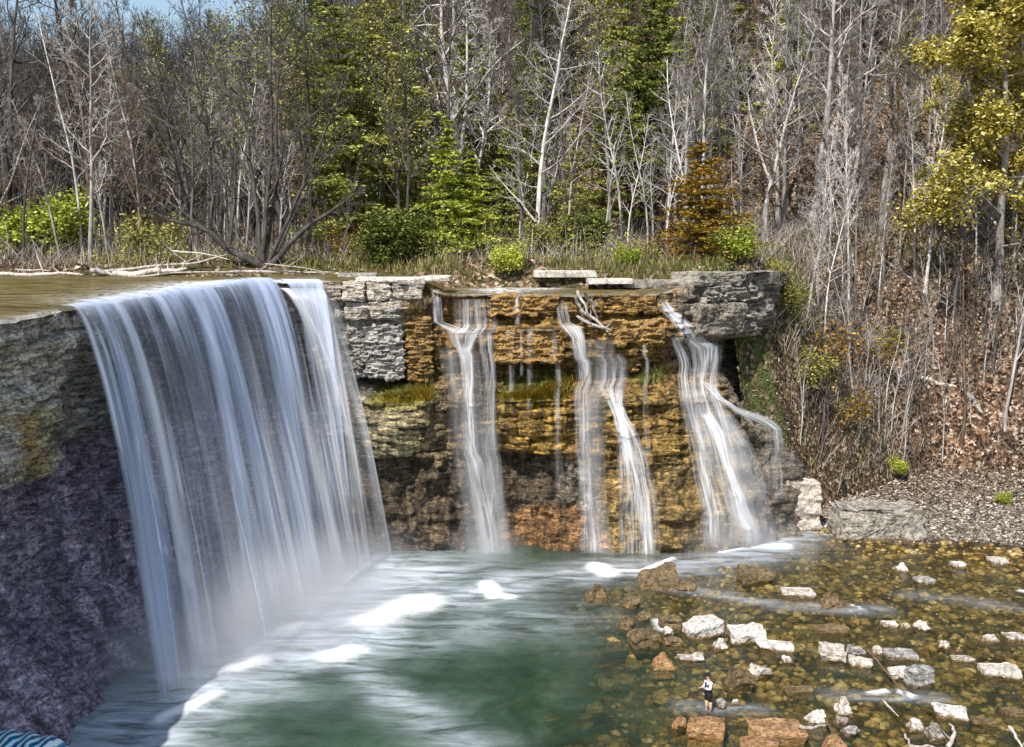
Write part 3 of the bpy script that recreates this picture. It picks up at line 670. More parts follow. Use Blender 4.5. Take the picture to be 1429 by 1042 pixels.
cascade('narrow stepped waterfall dropping past the ochre ledges right of the mossy mound', 650, [
    ([(607, 402, 14, 1.0), (610, 448, 16, 1.0), (640, 462, 44, 1.5), (655, 464, 60, 1.2)], False),
    ([(662, 416, 66, .55), (664, 455, 70, .8), (655, 464, 80, 1.5)], False),
    ([(648, 458, 60, 1.4), (645, 475, 42, 1.1), (646, 488, 22, 1.8), (648, 500, 20, 1.5), (650, 560, 16, 1.2), (652, 620, 20, 1.3), (655, 640, 24, 1.7), (662, 680, 26, 1.1), (675, 740, 36, .9), (686, 812, 46, 1.0)], False),
    ([(676, 458, 26, 1.1), (680, 530, 22, .8), (682, 600, 26, .6), (682, 700, 40, .5), (684, 812, 40, .4)], False),
    ([(640, 480, 70, .45), (650, 560, 70, .5), (655, 640, 84, .5), (668, 720, 84, .6), (684, 812, 80, .7)], True)])
cascade('thin drips falling over the ochre ledges between the two stepped waterfalls', 720, [
    ([(712, 458, 14, .7), (713, 500, 12, .5), (714, 560, 10, .15)], False), ([(740, 458, 10, .6), (739, 520, 9, .4), (738, 580, 8, .1)], False), ([(728, 458, 6, .6), (728, 520, 6, .3)], False), ([(720, 412, 8, .9), (722, 452, 8, 1)], False),
    ([(772, 458, 8, .5), (777, 540, 8, .4), (778, 620, 10, .3), (780, 690, 16, .1)], False), ([(745, 458, 60, .9), (755, 459, 50, .9)], False)])
cascade('slim waterfall beside the heap of driftwood at the middle of the lip', 800, [
    ([(783, 418, 16, 1.1), (786, 448, 18, 1.1), (797, 456, 34, 1.7), (805, 470, 22, 1.5), (808, 500, 22, 1.2), (812, 560, 24, .9), (815, 640, 24, .8), (822, 720, 26, .9), (828, 790, 40, 1.0)], False),
    ([(835, 468, 44, .5), (830, 520, 50, .4), (820, 600, 46, .35), (824, 700, 44, .4), (832, 790, 60, .5)], True)])
cascade('fanning waterfall spreading over an ochre rock column above the wedge boulder', 870, [
    ([(852, 490, 40, .7), (853, 540, 42, .7), (858, 562, 24, 1.6), (866, 580, 22, 1.8), (874, 600, 30, 1.4), (882, 630, 42, 1.1), (892, 690, 58, 1.0), (896, 760, 62, .9), (897, 790, 60, .9)], False),
    ([(864, 565, 16, 1.6), (872, 610, 26, 1.7), (890, 660, 20, 1.2), (902, 720, 22, 1.1), (908, 785, 24, 1.0)], False),
    ([(898, 478, 7, .6), (899, 540, 8, .5), (905, 640, 12, .15)], False)])
cascade('wide sloping waterfall at the right end, splitting over a rounded rock apron', 990, [
    ([(921, 416, 14, 1.0), (930, 432, 22, 1.6), (950, 452, 30, 1.7), (964, 470, 34, 1.4), (975, 500, 40, 1.2), (985, 550, 44, 1.1), (1000, 600, 44, 1.1), (1015, 650, 40, .9), (1030, 700, 40, 1.0), (1042, 750, 50, 1.1), (1046, 768, 60, 1.0)], False),
    ([(936, 466, 12, 1.2), (948, 500, 16, 1.0), (960, 560, 26, .9), (975, 620, 30, 1.0), (990, 690, 36, 1.0), (1002, 770, 40, .9)], False),
    ([(985, 575, 22, 1.4), (1003, 605, 20, 1.6), (1015, 650, 14, 1.4), (1032, 690, 14, 1.6), (1046, 730, 18, 1.5), (1054, 765, 26, 1.2)], False),
    ([(980, 530, 22, .9), (1003, 556, 16, 1.5), (1035, 577, 16, 1.7), (1062, 598, 20, 1.2), (1078, 628, 26, .8), (1084, 662, 34, .45), (1086, 705, 40, .25)], False),
    ([(1010, 575, 16, .5), (1040, 630, 24, .5), (1058, 680, 24, .4), (1066, 725, 30, .2)], False),
    ([(960, 540, 50, .35), (995, 600, 76, .45), (1012, 660, 96, .45), (1022, 720, 104, .5), (1030, 768, 104, .6)], True)])
# ------------------------------------------------------------------ rocks
def rock_mesh(name, w, d, h, seed, kind='slab', rough=1.0, levels=3, strata=0.0, fine=14):
    rg = random.Random(seed); pts = []
    if kind == 'slab':
        for sx in (-1, 1):
            for sy in (-1, 1):
                for sz in (-1, 1):
                    pts.append((sx*(1-rg.random()*.28), sy*(1-rg.random()*.3), sz*(1-rg.random()*.2)))
        for k in range(5): pts.append((rg.uniform(-1.05, 1.05), rg.uniform(-.95, .95), rg.choice((-1, 1))*rg.uniform(.75, 1.0)))
    elif kind == 'wedge':
        pk = rg.uniform(-.1, .55)
        for sx in (-1, 1):
            for sy in (-1, 1): pts.append((sx*(1-rg.random()*.2), sy*(1-rg.random()*.25), -1)); pts.append((sx*(.9-rg.random()*.2), sy*.8, -.3+rg.random()*.4))
        for k in range(4): pts.append((pk+rg.uniform(-.3, .3), rg.uniform(-.5, .5), rg.uniform(.8, 1.0)))
    else:
        for k in range(22):
            v = Vector((rg.gauss(0, 1), rg.gauss(0, 1), rg.gauss(0, 1))).normalized(); pts.append(tuple(v*rg.uniform(.85, 1.05)))
    bm = bmesh.new()
    for p in pts: bm.verts.new((p[0]*w/2, p[1]*d/2, p[2]*h/2))
    r = bmesh.ops.convex_hull(bm, input=bm.verts[:])
    bmesh.ops.delete(bm, geom=[v for v in bm.verts if not v.link_faces], context='VERTS')
    mn = min(w, d, h)
    bmesh.ops.bevel(bm, geom=bm.edges[:], offset=mn*.07, segments=2, profile=.6, affect='EDGES', clamp_overlap=True)
    bmesh.ops.triangulate(bm, faces=bm.faces[:])
    target = max(w, d)/fine
    for k in range(levels+3):
        ed = [e for e in bm.edges if e.calc_length() > target*1.4]
        if not ed or len(bm.verts) > (2500 if fine < 20 else 9000): break
        bmesh.ops.subdivide_edges(bm, edges=ed, cuts=1, use_grid_fill=False); bmesh.ops.triangulate(bm, faces=[f for f in bm.faces if len(f.verts) > 3])
    me = bpy.data.meshes.new(name); bm.normal_update(); bm.to_mesh(me); bm.free()
    n = len(me.vertices); co = np.zeros(n*3, np.float32); me.vertices.foreach_get('co', co); co = co.reshape(-1, 3)
    no = np.zeros(n*3, np.float32); me.vertices.foreach_get('normal', no); no = no.reshape(-1, 3)
    s = 2.2/max(w, d); A = mn*.34*rough
    k = (fbm(co[:, 0]*s*1.6+seed, co[:, 1]*s*1.6, co[:, 2]*s*2.6, 4, seed % 90)-.5)*A
    lay = np.floor(co[:, 2]/max(mn*.22, .06)+seed); k = k + (_h(lay.astype(np.int64), (lay*0).astype(np.int64), 0, seed)-.5)*mn*.07*rough
    if strata:
        zz = co[:, 2]+.1*(vnoise(co[:, 0]*1.2, co[:, 1]*1.2, seed, 3)-.5); l2 = np.floor(zz/.13).astype(np.int64); bl = np.floor(co[:, 0]/.55+_h(l2, l2*0, 0, seed)*5).astype(np.int64)
        fz = zz/.13-np.floor(zz/.13)
        k = k + strata*((_h(l2, bl, 0, seed+3)-.5)*.34 - .1*np.exp(-(fz/.16)**2)) + strata*(fbm(co[:, 0]*3, co[:, 1]*3, co[:, 2]*4, 3, seed % 50)-.5)*.35
    co = co + no*k[:, None]
    me.vertices.foreach_set('co', co.ravel()); me.polygons.foreach_set('use_smooth', np.zeros(len(me.polygons), bool)); me.update()
    return me
_rs = [1000]
def rock(label, x0, y0, x1, y1, mat, kind='slab', rz=0.0, tilt=0.0, name='rock', cat='rock', group=None, z0=0.0, deep=1.0, sink=.25, rough=1.0, strata=0.0):
    _rs[0] += 1; rg = random.Random(_rs[0])
    q = at_z((x0+x1)/2, y1, z0); d = q[1]; s = d/F*1.01; W = (x1-x0)*s; sa = (CAMZ-z0)/math.hypot(d, CAMZ-z0); ca = math.sqrt(1-sa*sa)
    px_h = (y1-y0)*s
    D = min(W*.7*deep, px_h*.62/sa) if kind == 'slab' else min(W*.8*deep, px_h*.5/sa)
    H = max(.14, (px_h - D*sa)/ca)
    if kind == 'slab' and H > .75*W: H = .75*W; 
    me = rock_mesh(name, W, max(D, .3*W)*1.05, H+sink*1.6, _rs[0], kind, rough, strata=strata, fine=30 if strata else 14)
    o = link(name, me, mat); o.location = (q[0], q[1]+D*.5, z0+(H-sink*1.6)/2)
    o.rotation_euler = (math.radians(tilt*.3), math.radians(tilt), math.radians(rz))
    return tag(o, label, cat, group)
P_, B_, G_, O_ = M['pale'], M['brown'], M['grey'], M['orange']
for a in [
 ('large brown wedge shaped boulder at the foot of the fanning waterfall', 890, 775, 956, 824, B_, 'wedge'),
 ('small round brown boulder tucked against the right side of the large wedge boulder', 943, 804, 976, 826, B_, 'round'),
 ('lone tilted brown slab in dark water right of the wedge boulder', 1033, 788, 1080, 813, B_, 'slab', 8, 9),
 ('pointed brown rock standing alone in the pool left of the wedge boulder', 815, 810, 851, 841, B_, 'wedge'),
 ('olive brown rock at the head of the diagonal line of stones', 866, 826, 901, 850, B_, 'round'),
 ('roundish mossy rock just below the olive brown head rock', 888, 847, 915, 866, B_, 'round'),
 ('half sunken brown rock on the pool side of the diagonal stone line', 859, 854, 890, 879, B_, 'round'),
 ('dark wet rock with water spilling beside it left of the large white boulder', 919, 857, 952, 880, B_, 'slab'),
 ('small tan stone in front of the dark spilling rock', 922, 870, 945, 888, P_, 'round'),
 ('large white boulder with a slanted top, the biggest pale one in the stream', 954, 858, 1016, 892, P_, 'slab', 20, -8),
 ('small white topped brown stone under the large slanted white boulder', 994, 887, 1020, 908, P_, 'wedge'),
 ('squarish cracked white boulder right of the large slanted one', 1019, 868, 1074, 899, P_, 'slab', 5),
 ('long flat white slab touching the squarish cracked boulder', 1057, 890, 1113, 910, P_, 'slab', -6),
 ('small white stone just below the end of the long flat slab', 1090, 910, 1111, 926, P_, 'round'),
 ('leaning white shard behind the angler', 1046, 925, 1080, 946, P_, 'slab', 40, 22),
 ('sloping brown slab beside the leaning white shard', 1014, 930, 1056, 961, B_, 'slab', 15, 14),
 ('brown rock left of the large brown wedge near the pool edge', 879, 876, 921, 906, B_, 'slab', 20),
 ('low flat brown rock right beside the small tan stone', 925, 887, 956, 903, B_, 'slab'),
 ('triangular orange brown rock upstream of the angler', 908, 904, 945, 936, O_, 'wedge'),
 ('low slab with a pale edge just above the angler', 947, 911, 985, 924, P_, 'slab', 5),
 ('white topped brown slab in open dark water below the right falls', 1093, 817, 1143, 835, P_, 'slab', -8),
 ('brown rock with water curling off its right end', 1145, 819, 1181, 849, B_, 'wedge'),
 ('white wedge stone in the shallows below the gravel bank', 1247, 782, 1273, 799, P_, 'wedge'),
 ('small tan stone near the white wedge by the gravel bank', 1278, 802, 1306, 817, G_, 'slab'),
 ('small white stone at the gravel water line', 1330, 782, 1348, 793, P_, 'slab'),
 ('white stone farthest right along the gravel water line', 1383, 776, 1412, 790, P_, 'slab'),
 ('small low white stone, left end of a row of three', 1231, 865, 1256, 877, P_, 'slab'),
 ('pointed white stone in the middle of a row of three', 1253, 864, 1276, 877, P_, 'wedge'),
 ('rounded white boulder at the right end of a row of three', 1275, 862, 1303, 882, P_, 'round'),
 ('oval white boulder lying alone between the rows', 1303, 887, 1336, 906, P_, 'round'),
 ('white wedge slab near the right edge, above the largest flat slab', 1357, 881, 1401, 896, P_, 'wedge'),
 ('white slab cut by the right edge of the view', 1405, 881, 1440, 895, P_, 'slab'),
 ('jagged white slab with a torn left end', 1143, 897, 1185, 925, P_, 'slab', -12, 8),
 ('small grey slab leaning on the jagged white slab', 1183, 900, 1206, 917, G_, 'slab', 10, 20),
 ('white slab below the leaning grey slab', 1187, 914, 1221, 932, P_, 'slab', -15),
 ('pointed white stone beside the long stick', 1214, 896, 1237, 914, P_, 'wedge'),
 ('flat grey slab above the upright grey block', 1239, 902, 1290, 923, G_, 'slab', -5),
 ('square white block standing against the upright grey block', 1243, 928, 1271, 950, P_, 'slab'),
 ('tall upright grey block, squarest of the stream rocks', 1269, 923, 1306, 961, G_, 'slab', 25),
 ('thin white slab barely above the water', 1328, 913, 1364, 925, P_, 'slab'),
 ('largest flat white slab at the right edge of the stream', 1372, 922, 1435, 949, P_, 'slab', -10),
 ('tall white and brown stone topping the heap in front', 1167, 967, 1195, 1000, P_, 'wedge'),
 ('white wedge at the left of the heap in front', 1123, 984, 1157, 1014, P_, 'wedge'),
 ('speckled stone in the middle of the heap in front', 1160, 992, 1192, 1012, G_, 'round'),
 ('brown and white boulder at the right of the heap in front', 1174, 1005, 1208, 1029, G_, 'round'),
 ('big rust coloured slab, largest orange rock in the foreground', 1046, 999, 1132, 1041, O_, 'slab', 4, 4),
 ('rust coloured rock cut by the bottom edge below the big rust slab', 1037, 1027, 1092, 1058, O_, 'slab', -5),
 ('reddish brown rock right of the big rust slab', 1146, 1021, 1193, 1056, O_, 'wedge'),
 ('round orange rock at the left end of the foreground row', 936, 994, 964, 1018, O_, 'round'),
 ('long orange rock with white speckles below the angler', 960, 998, 1015, 1034, O_, 'slab', -12),
 ('round speckled rock right beside the angler legs', 998, 968, 1017, 990, G_, 'round'),
 ('small pale rock right of the round speckled one', 1018, 973, 1034, 986, P_, 'round'),
 ('long white slab with a brown front face', 1308, 981, 1361, 1005, P_, 'slab', -14),
 ('low brown rock trailing the long white slab', 1359, 997, 1393, 1013, B_, 'slab', -10),
 ('half white stone left of a brown stone in the foreground', 1268, 996, 1297, 1022, P_, 'wedge'),
 ('brown stone with a white crest near the bleached root', 1293, 1003, 1325, 1036, G_, 'wedge'),
 ('flat brown rock at the right edge among the foreground shallows', 1401, 985, 1432, 1000, B_, 'slab'),
 ('low brown ledge of rock in the shallows above the heap', 1095, 955, 1140, 968, B_, 'slab'),
 ('low brown rock behind the row of three white stones', 1135, 868, 1190, 884, B_, 'slab')]:
    rock(*a)
g = 'pale pebbles beside the largest flat slab'
for x, y in ((1378, 907), (1395, 908), (1418, 911), (1340, 905)): rock('small white pebble just above the largest flat slab', x-6, y-3, x+6, y+4, P_, 'round', group=g, name='pebble', cat='pebble')
for lab, x0, y0, x1, y1 in (
 ('lowest yellowish sunken boulder in the green pool', 818, 972, 853, 992), ('sunken yellowish boulder by the pool edge above the lowest one', 833, 936, 866, 958),
 ('rounded sunken boulder just left of the triangular orange rock', 872, 905, 900, 932), ('uppermost sunken yellowish boulder below the stone line', 842, 882, 875, 908),
 ('sunken boulder left of the angler', 908, 955, 944, 980), ('sunken yellowish boulder behind the sloping brown slab', 1078, 930, 1100, 950)):
    rock(lab, x0, y0, x1, y1, M['sub'], 'round', name='sunken_boulder', cat='boulder', z0=-.45, sink=.3, rough=.6)
rock('huge square limestone block resting on the gravel bank by the water', 1168, 690, 1308, 756, M['boulder'], 'slab', name='boulder', cat='boulder', rz=-6, deep=.75, sink=.3, rough=.9, strata=.6)
rock('pale boulder propped at the foot of the right waterfall arm', 1094, 630, 1150, 712, M['pale'], 'slab', name='boulder', cat='boulder', z0=1.6, sink=1.6)
for x, y in ((1251, 694), (1275, 699)):
    q = at_z(x, 752, 0); o = link('stone', rock_mesh('stone', .5, .4, .45, 77+x, 'round'), M['bark_dark']); o.location = at_y(x, y, q[1]+2.2)
    tag(o, 'small black stone lying on top of the huge square block', 'stone', 'black stones on the square block')
# blocks of the rock wall: pixel box on the wall face, placed proud of it
def block(label, x0, y0, x1, y1, mat, thick=1.6, proud=.45, name='limestone_block', cat='rock', tilt=0.0, kind='slab', rough=.7):
    _rs[0] += 1; u = (x0+x1)/2
    zc = 20-((y0+y1)/2-340)*68/1500
    for k in range(3):
        b = base(u); n = nrm(u); d = b[1]+n[1]*(off_raw(u, zc)+proud); q = at_y(u, (y0+y1)/2, d); zc = q[2]
    W = (x1-x0)*d/F; H = (y1-y0)*d/F
    o = link(name, rock_mesh(name, W*1.06, thick, H*1.06, _rs[0], kind, rough, strata=1.0 if mat in (Y_, G_) else .35, fine=30), mat)
    o.location = (q[0]-n[0]*thick*.5, q[1]-n[1]*thick*.5, q[2]); o.rotation_euler = (0, math.radians(tilt), math.atan2(n[0], -n[1])*1.0)
    return tag(o, label, cat)
K_, Y_ = M['block'], M['ochre']
for a in [
 ('small pale cap block beside the second waterfall at the lip', 446, 393, 476, 420, K_, 2.2, .5), ('tan cap block with a dark stain, second along the lip', 476, 392, 509, 421, K_, 2.2, .45),
 ('long pale cap block with a crisp square face', 510, 391, 547, 419, K_, 2.4, .55), ('bluish pale cap block at the right end of the row', 546, 390, 592, 418, K_, 2.4, .5),
 ('stained block under the tan cap block', 478, 421, 512, 446, K_, 1.8, .2), ('speckled pale block under the long cap block', 516, 420, 562, 446, K_, 2.0, .4), ('dark tufted block at the right of the second row', 562, 420, 596, 440, Y_, 1.8, .1),
 ('big upright slab in the wall with a bright sunlit corner', 507, 450, 568, 530, G_, 1.8, .3), ('ochre upright slab right of the big sunlit one', 567, 448, 606, 530, Y_, 1.6, .25),
 ('grey upright slab left of the big sunlit one', 478, 452, 507, 528, G_, 1.4, .0),
 ('long ochre ledge of layered rock at the lip, left of the driftwood', 684, 413, 782, 440, Y_, 2.2, .35), ('broad ochre block hanging over the mossy shelf', 690, 458, 790, 506, Y_, 2.2, .35),
 ('long ochre ledge of layered rock at the lip, right of the driftwood', 826, 412, 922, 436, Y_, 2.2, .35), ('ochre layered ledge above the wedge stone', 838, 446, 932, 480, Y_, 2.0, .3), ('small ochre block wedged below the layered ledge', 868, 490, 893, 518, Y_, 1.5, .5),
 ('huge pale overhanging block of the right bluff', 966, 424, 1062, 470, M['boulder'], 4.0, 1.5), ('grey layered slab on top of the overhanging block', 972, 400, 1060, 421, G_, 3.2, .6), ('dark thin slab crowning the right bluff', 958, 380, 1056, 399, M['boulder'], 3.0, .6),
 ('pale slab jutting beside the top of the right waterfall', 950, 424, 985, 440, K_, 1.8, .9)]:
    block(*a)
def slab_at(label, px, py, w, h, d, mat, name='ledge_slab', rz=0):
    _rs[0] += 1; q = at_y(px, py, d); o = link(name, rock_mesh(name, w*d/F, 2.2, max(.35, h*d/F*.85), _rs[0], 'slab', .6), mat); o.location = q; o.rotation_euler = (0, 0, math.radians(rz))
    tag(o, label, 'rock')
for a in [('flat white slab at the brink behind the cap blocks', 545, 390, 100, 9, 68.3, M['pale']), ('white slab lying left of the small upper cascade', 610, 388, 46, 8, 70, M['pale']), ('pale slab on the stream bank behind the upper cascade', 790, 382, 90, 12, 75.5, M['pale'], 'ledge_slab', 5),
          ('narrow pale slab in the shallow stream above the driftwood', 850, 392, 70, 9, 73.5, M['pale']), ('grey step of rock at the right end of the upper stream', 905, 395, 80, 14, 74.5, M['grey']), ('upper grey step of rock under the rusty cedar', 925, 377, 70, 12, 77, M['grey']),
          ('low pale slab by the bank left of the green shrub', 500, 384, 60, 6, 73, M['grey'])]:
    slab_at(*a)
# loose stones, cobbles and leaves: nobody could count them
def bits(name, P, size, mat, seed, flat=.6, var=.42):
    rg = np.random.default_rng(seed); n = len(P)
    bmi = bmesh.new(); bmesh.ops.create_icosphere(bmi, subdivisions=1, radius=1.0); oct_ = np.array([v.co[:] for v in bmi.verts]); f = np.array([[v.index for v in q.verts] for q in bmi.faces]); bmi.free()
    a = rg.uniform(0, 6.28, n); sc = size*np.clip(rg.lognormal(0, var, n), .3, 2.4); ns = len(oct_)
    Vv = oct_[None]*(1+rg.uniform(-.28, .28, (n, ns, 1)))*np.stack([sc*rg.uniform(.7, 1.5, n), sc, sc*flat], -1)[:, None]
    x = Vv[..., 0]*np.cos(a)[:, None]-Vv[..., 1]*np.sin(a)[:, None]; y = Vv[..., 0]*np.sin(a)[:, None]+Vv[..., 1]*np.cos(a)[:, None]
    Vv = np.stack([x, y, Vv[..., 2]], -1)+P[:, None]
    Fc = (f[None]+np.arange(n)[:, None, None]*ns).reshape(-1, 3)
    return tag(link(name, mesh_np(name, Vv.reshape(-1, 3), Fc, smooth=True), mat), kind='stuff')
rg = np.random.default_rng(5)
x = rg.uniform(19, 46, 26000); y = rg.uniform(66, 96, 26000); z = Hlow(x, y); k = (z > .02) & (z > Hup(x, y)-.3)
bits('gravel', np.stack([x, y, z+.03], -1)[k], .075, M['stone'], 6)
x = rg.uniform(1, 42, 9000); y = rg.uniform(40, 74, 9000); z = Hlow(x, y); k = (z < .0) & (z > -1.2)
bits('cobbles', np.stack([x, y, z+.03], -1)[k], .15, M['cobble'], 7)
x = rg.uniform(2, 42, 1300); y = rg.uniform(40, 74, 1300); z = Hlow(x, y); k = (z < -.1) & (z > -1.6)
bits('sunken_stones', np.stack([x, y, z], -1)[k], .26, M['cobble'], 17, .4, .28)
def leaves(name, P, L_, W_, mat, seed, up=0.35):
    rg = np.random.default_rng(seed); n = len(P)
    a = rg.normal(0, 1, (n, 3)); a[:, 2] *= up; a /= np.linalg.norm(a, axis=1)[:, None]
    b = rg.normal(0, 1, (n, 3)); b[:, 2] *= up; b -= a*(a*b).sum(1)[:, None]; b /= np.linalg.norm(b, axis=1)[:, None]
    l = L_*rg.lognormal(0, .35, n)[:, None]; w_ = W_*rg.lognormal(0, .35, n)[:, None]
    g = Geo(); g.quads(np.stack([P-a*l, P+b*w_, P+a*l, P-b*w_], 1))
    return tag(link(name, g.mesh(name, False), mat), kind='stuff')
x = rg.uniform(14, 62, 60000); y = rg.uniform(72, 128, 60000); z = Hup(x, y); k = (z > .5) & ~in_pool(x, y) & (rg.random(60000) < .9)
leaves('leaf_litter', np.stack([x, y, z+.08], -1)[k], .12, .07, M['litter'], 8, 1.0)
x = rg.uniform(-60, 14, 45000); y = rg.uniform(77, 150, 45000); z = Hup(x, y)
leaves('leaf_litter', np.stack([x, y, z+.08], -1), .2, .12, M['litter'], 9, .8)
x = rg.uniform(22, 52, 16000); y = 72+rg.random(16000)**.6*24; z = Hlow(x, y); k = (z > .15) & (z > Hup(x, y)-.1) & (rg.random(16000) < sstep(74, 86, y+.12*(x-24)))
leaves('leaf_litter', np.stack([x, y, z+.1], -1)[k], .11, .07, M['litter'], 18, .6)
def blades(name, P, h, w_, mat, seed, lean=.5):
    rg = np.random.default_rng(seed); n = len(P)
    hh = h*rg.lognormal(0, .4, n); t = rg.uniform(0, 6.28, n); ln = rg.uniform(0, lean, n)*hh; a = rg.uniform(0, 6.28, n)
    tip = P+np.stack([np.cos(t)*ln, np.sin(t)*ln, hh], -1); mid = P*.45+tip*.55+np.array([0, 0, .12])*hh[:, None]
    s = np.stack([np.cos(a), np.sin(a), 0*a], -1)*w_
    g = Geo(); g.quads(np.stack([P-s, P+s, mid+s*.8, mid-s*.8], 1)); g.quads(np.stack([mid-s*.8, mid+s*.8, tip+s*.15, tip-s*.15], 1))
    # keep the two quads of a blade in one island
    V_ = np.vstack(g.V); F_ = np.vstack(g.F); m = n*4
    F2 = F_.copy(); F2[n:, 0] = F_[:n, 3]; F2[n:, 1] = F_[:n, 2]
    return tag(link(name, mesh_np(name, V_, F2, smooth=False), mat), kind='stuff')
n = 16000; x = rg.uniform(-58, 17, n); y = bankline(x)+.3+rg.exponential(4, n); k = fbm(x*.2, y*.2, 0, 3, 400) > .42
blades('dry_grass', np.stack([x, y, Hup(x, y)-.05], -1)[k & (rg.random(n) < .6)], .5, .018, M['dry'], 10, 1.2)
n = 26000; x = rg.uniform(-58, 17, n); y = bankline(x)+.2+rg.exponential(5, n); k = fbm(x*.15, y*.25, 0, 3, 171) > .53
blades('bank_grass', np.stack([x, y, Hup(x, y)-.05], -1)[k], .4, .03, M['grassy'], 11, .6)
n = 26000; x = rg.uniform(-60, 60, n); y = 78+rg.exponential(22, n); z = Hup(x, y); k = (z > 1)
blades('twiggy_brush', np.stack([x, y, z-.05], -1)[k], 1.3, .016, M['twig'], 12, 1.5)
n = 16000; x = rg.uniform(16, 50, n); y = rg.uniform(76, 112, n); z = Hup(x, y); k = (z > 1) & (fbm(x*.2, y*.2, 0, 3, 410) > .48)
blades('bramble_stems', np.stack([x, y, z-.05], -1)[k], 1.1, .015, M['twig'], 13, 1.6)
n = 7000; x = rg.normal(21.5, 2.6, n); y = rg.uniform(77, 96, n); z = Hup(x, y); k = (z > 2) & (fbm(x*.3, y*.3, 0, 3, 420) > .46)
blades('slope_grass', np.stack([x, y, z-.05], -1)[k], .5, .03, M['grassy'], 14, .8)
n = 60000; x = rg.uniform(-58, 20, n); y = bankline(x)+1.5+rg.exponential(6, n); cl = fbm(x*.35, y*.3, 0, 4, 430); k = (cl > .5) & (edge_dist(x, y) < -1)
leaves('undergrowth', (np.stack([x, y, Hup(x, y)+rg.random(n)**1.4*(cl-.44)*9], -1))[k], .085, .045, M['leaf_bud'], 15, 1)
# tufts of moss and sedge on the rock wall
def tuft(label, px, py, wpx, n, seed, mat, h=.55, name='sedge_tuft'):
    z = 20-(py-340)*68/1500
    for k in range(3): z = at_y(px, py, cpt(float(px), z)[1])[2]
    rg = np.random.default_rng(seed); uu = px+rg.normal(0, wpx/3.2, n); zz = z+rg.uniform(-.35, .15, n)
    P = cpt(uu, zz, -.05); o = blades(name, P, h, .02, mat, seed, 1.2)
    del o['kind']; return tag(o, label, 'grass tuft')
tuft('orange and green sedge tuft on the mossy mound left of the stepped waterfall', 562, 556, 62, 900, 21, M['tuft'])
tuft('green grass fringe on top of the mossy mound', 560, 547, 60, 700, 22, M['grassy'], .4)
tuft('large orange moss and sedge tuft on the shelf between the waterfalls', 735, 558, 84, 1600, 23, M['tuft'], .7)
tuft('green moss fringe under the broad ochre block', 735, 546, 90, 900, 24, M['grassy'], .4)
tuft('small bright green tuft on the shelf right of the fanning waterfall', 905, 528, 26, 450, 25, M['grassy'], .45)
tuft('dry grass tuft hanging off the dark end of the block row', 585, 432, 30, 400, 26, M['dry'], .6)
# ------------------------------------------------------------------ logs and sticks
def log(label, pts, r, mat, seed, name='log', cat='log', knots=3):
    rg = random.Random(seed); P = np.array(pts, float); m = 14
    t = np.linspace(0, 1, m); tt = np.linspace(0, 1, len(P)); Q = np.stack([np.interp(t, tt, P[:, k]) for k in range(3)], -1)
    Q += (np.stack([fbm(t*4, seed, k, 3, 500+k) for k in range(3)], -1)-.5)*r*2.4
    g = Geo(); R = r*(1-.5*t)*(1+.3*(fbm(t*7, seed, 0, 2, 510)-.5)); R[0] *= .7; R[-1] *= .4; g.tube(Q, R, 8)
    o = link(name, g.mesh(name), mat); tag(o, label, cat)
    Lg = np.linalg.norm(P[-1]-P[0])
    for k in range(knots):
        i = rg.randint(3, m-2); dr = Vector((rg.uniform(-1, 1), rg.uniform(-.4, .4), rg.uniform(.2, 1))).normalized(); l = Lg*rg.uniform(.12, .3)
        g2 = Geo(); g2.tube([Q[i], Q[i]+np.array(dr)*l*.5, Q[i]+np.array(dr)*l+np.array([0, 0, .1*l])], [R[i]*.5, R[i]*.35, R[i]*.1], 5)
        link('branch_stub', g2.mesh('branch_stub'), mat, o)
    return o
def pix_log(label, pix, r, mat, seed, d=None, zw=None, **k):
    pts = [at_y(a, b, d) if d is not None else (at_z(a, b, zw) if zw is not None else ground_hit(a, b)+np.array([0, 0, r*.6])) for a, b in pix]
    return log(label, pts, r, mat, seed, **k)
W_ = M['wood']
for k, a in enumerate([
 ('long bleached driftwood log along the left end of the upper bank', [(-10, 384), (60, 381), (115, 384)], .16), ('thick driftwood log on the bank left of the leaning tree', [(160, 384), (215, 377), (262, 378)], .26),
 ('curved driftwood branch reaching towards the leaning tree', [(140, 379), (200, 371), (260, 368), (318, 355)], .12), ('pale driftwood pole at the waterline below the thick log', [(165, 388), (240, 381), (330, 379)], .1),
 ('dark tangled driftwood on the bank by the left clearing', [(125, 374), (150, 383), (165, 378)], .2), ('driftwood log under the leaning tree trunk', [(300, 380), (380, 378), (470, 381)], .14), ('thin forked driftwood stick left of the leaning tree', [(240, 350), (280, 352), (322, 362)], .07),
 ('slender pale stick lying right of the leaning tree', [(370, 368), (420, 372), (455, 380)], .06), ('short driftwood stick at the far left bank', [(20, 376), (70, 378)], .1)]):
    pix_log(a[0], a[1], a[2], W_ if k not in (4, 5) else M['bark_grey'], 600+k, d=75.5+.4*(k % 3))
for k, a in enumerate([
 ('pale fallen log high on the leafy right slope', [(1283, 531), (1335, 541)], .24), ('short pale fallen log lower on the leafy slope, pointing downhill', [(1352, 553), (1372, 582)], .28), ('dark fallen branch hanging down the leafy slope', [(1290, 540), (1312, 580), (1318, 592)], .12),
 ('thin bleached stick crossing the leafy slope near the bluff', [(1120, 605), (1142, 616)], .08), ('mossy fallen trunk at the edge of the terrace', [(1210, 505), (1260, 540), (1300, 550)], .1), ('fallen bare pole lying across the terrace above the slope', [(1232, 362), (1285, 398)], .12)]):
    pix_log(a[0], a[1], a[2], W_ if k not in (2, 4) else M['bark_brown'], 640+k)
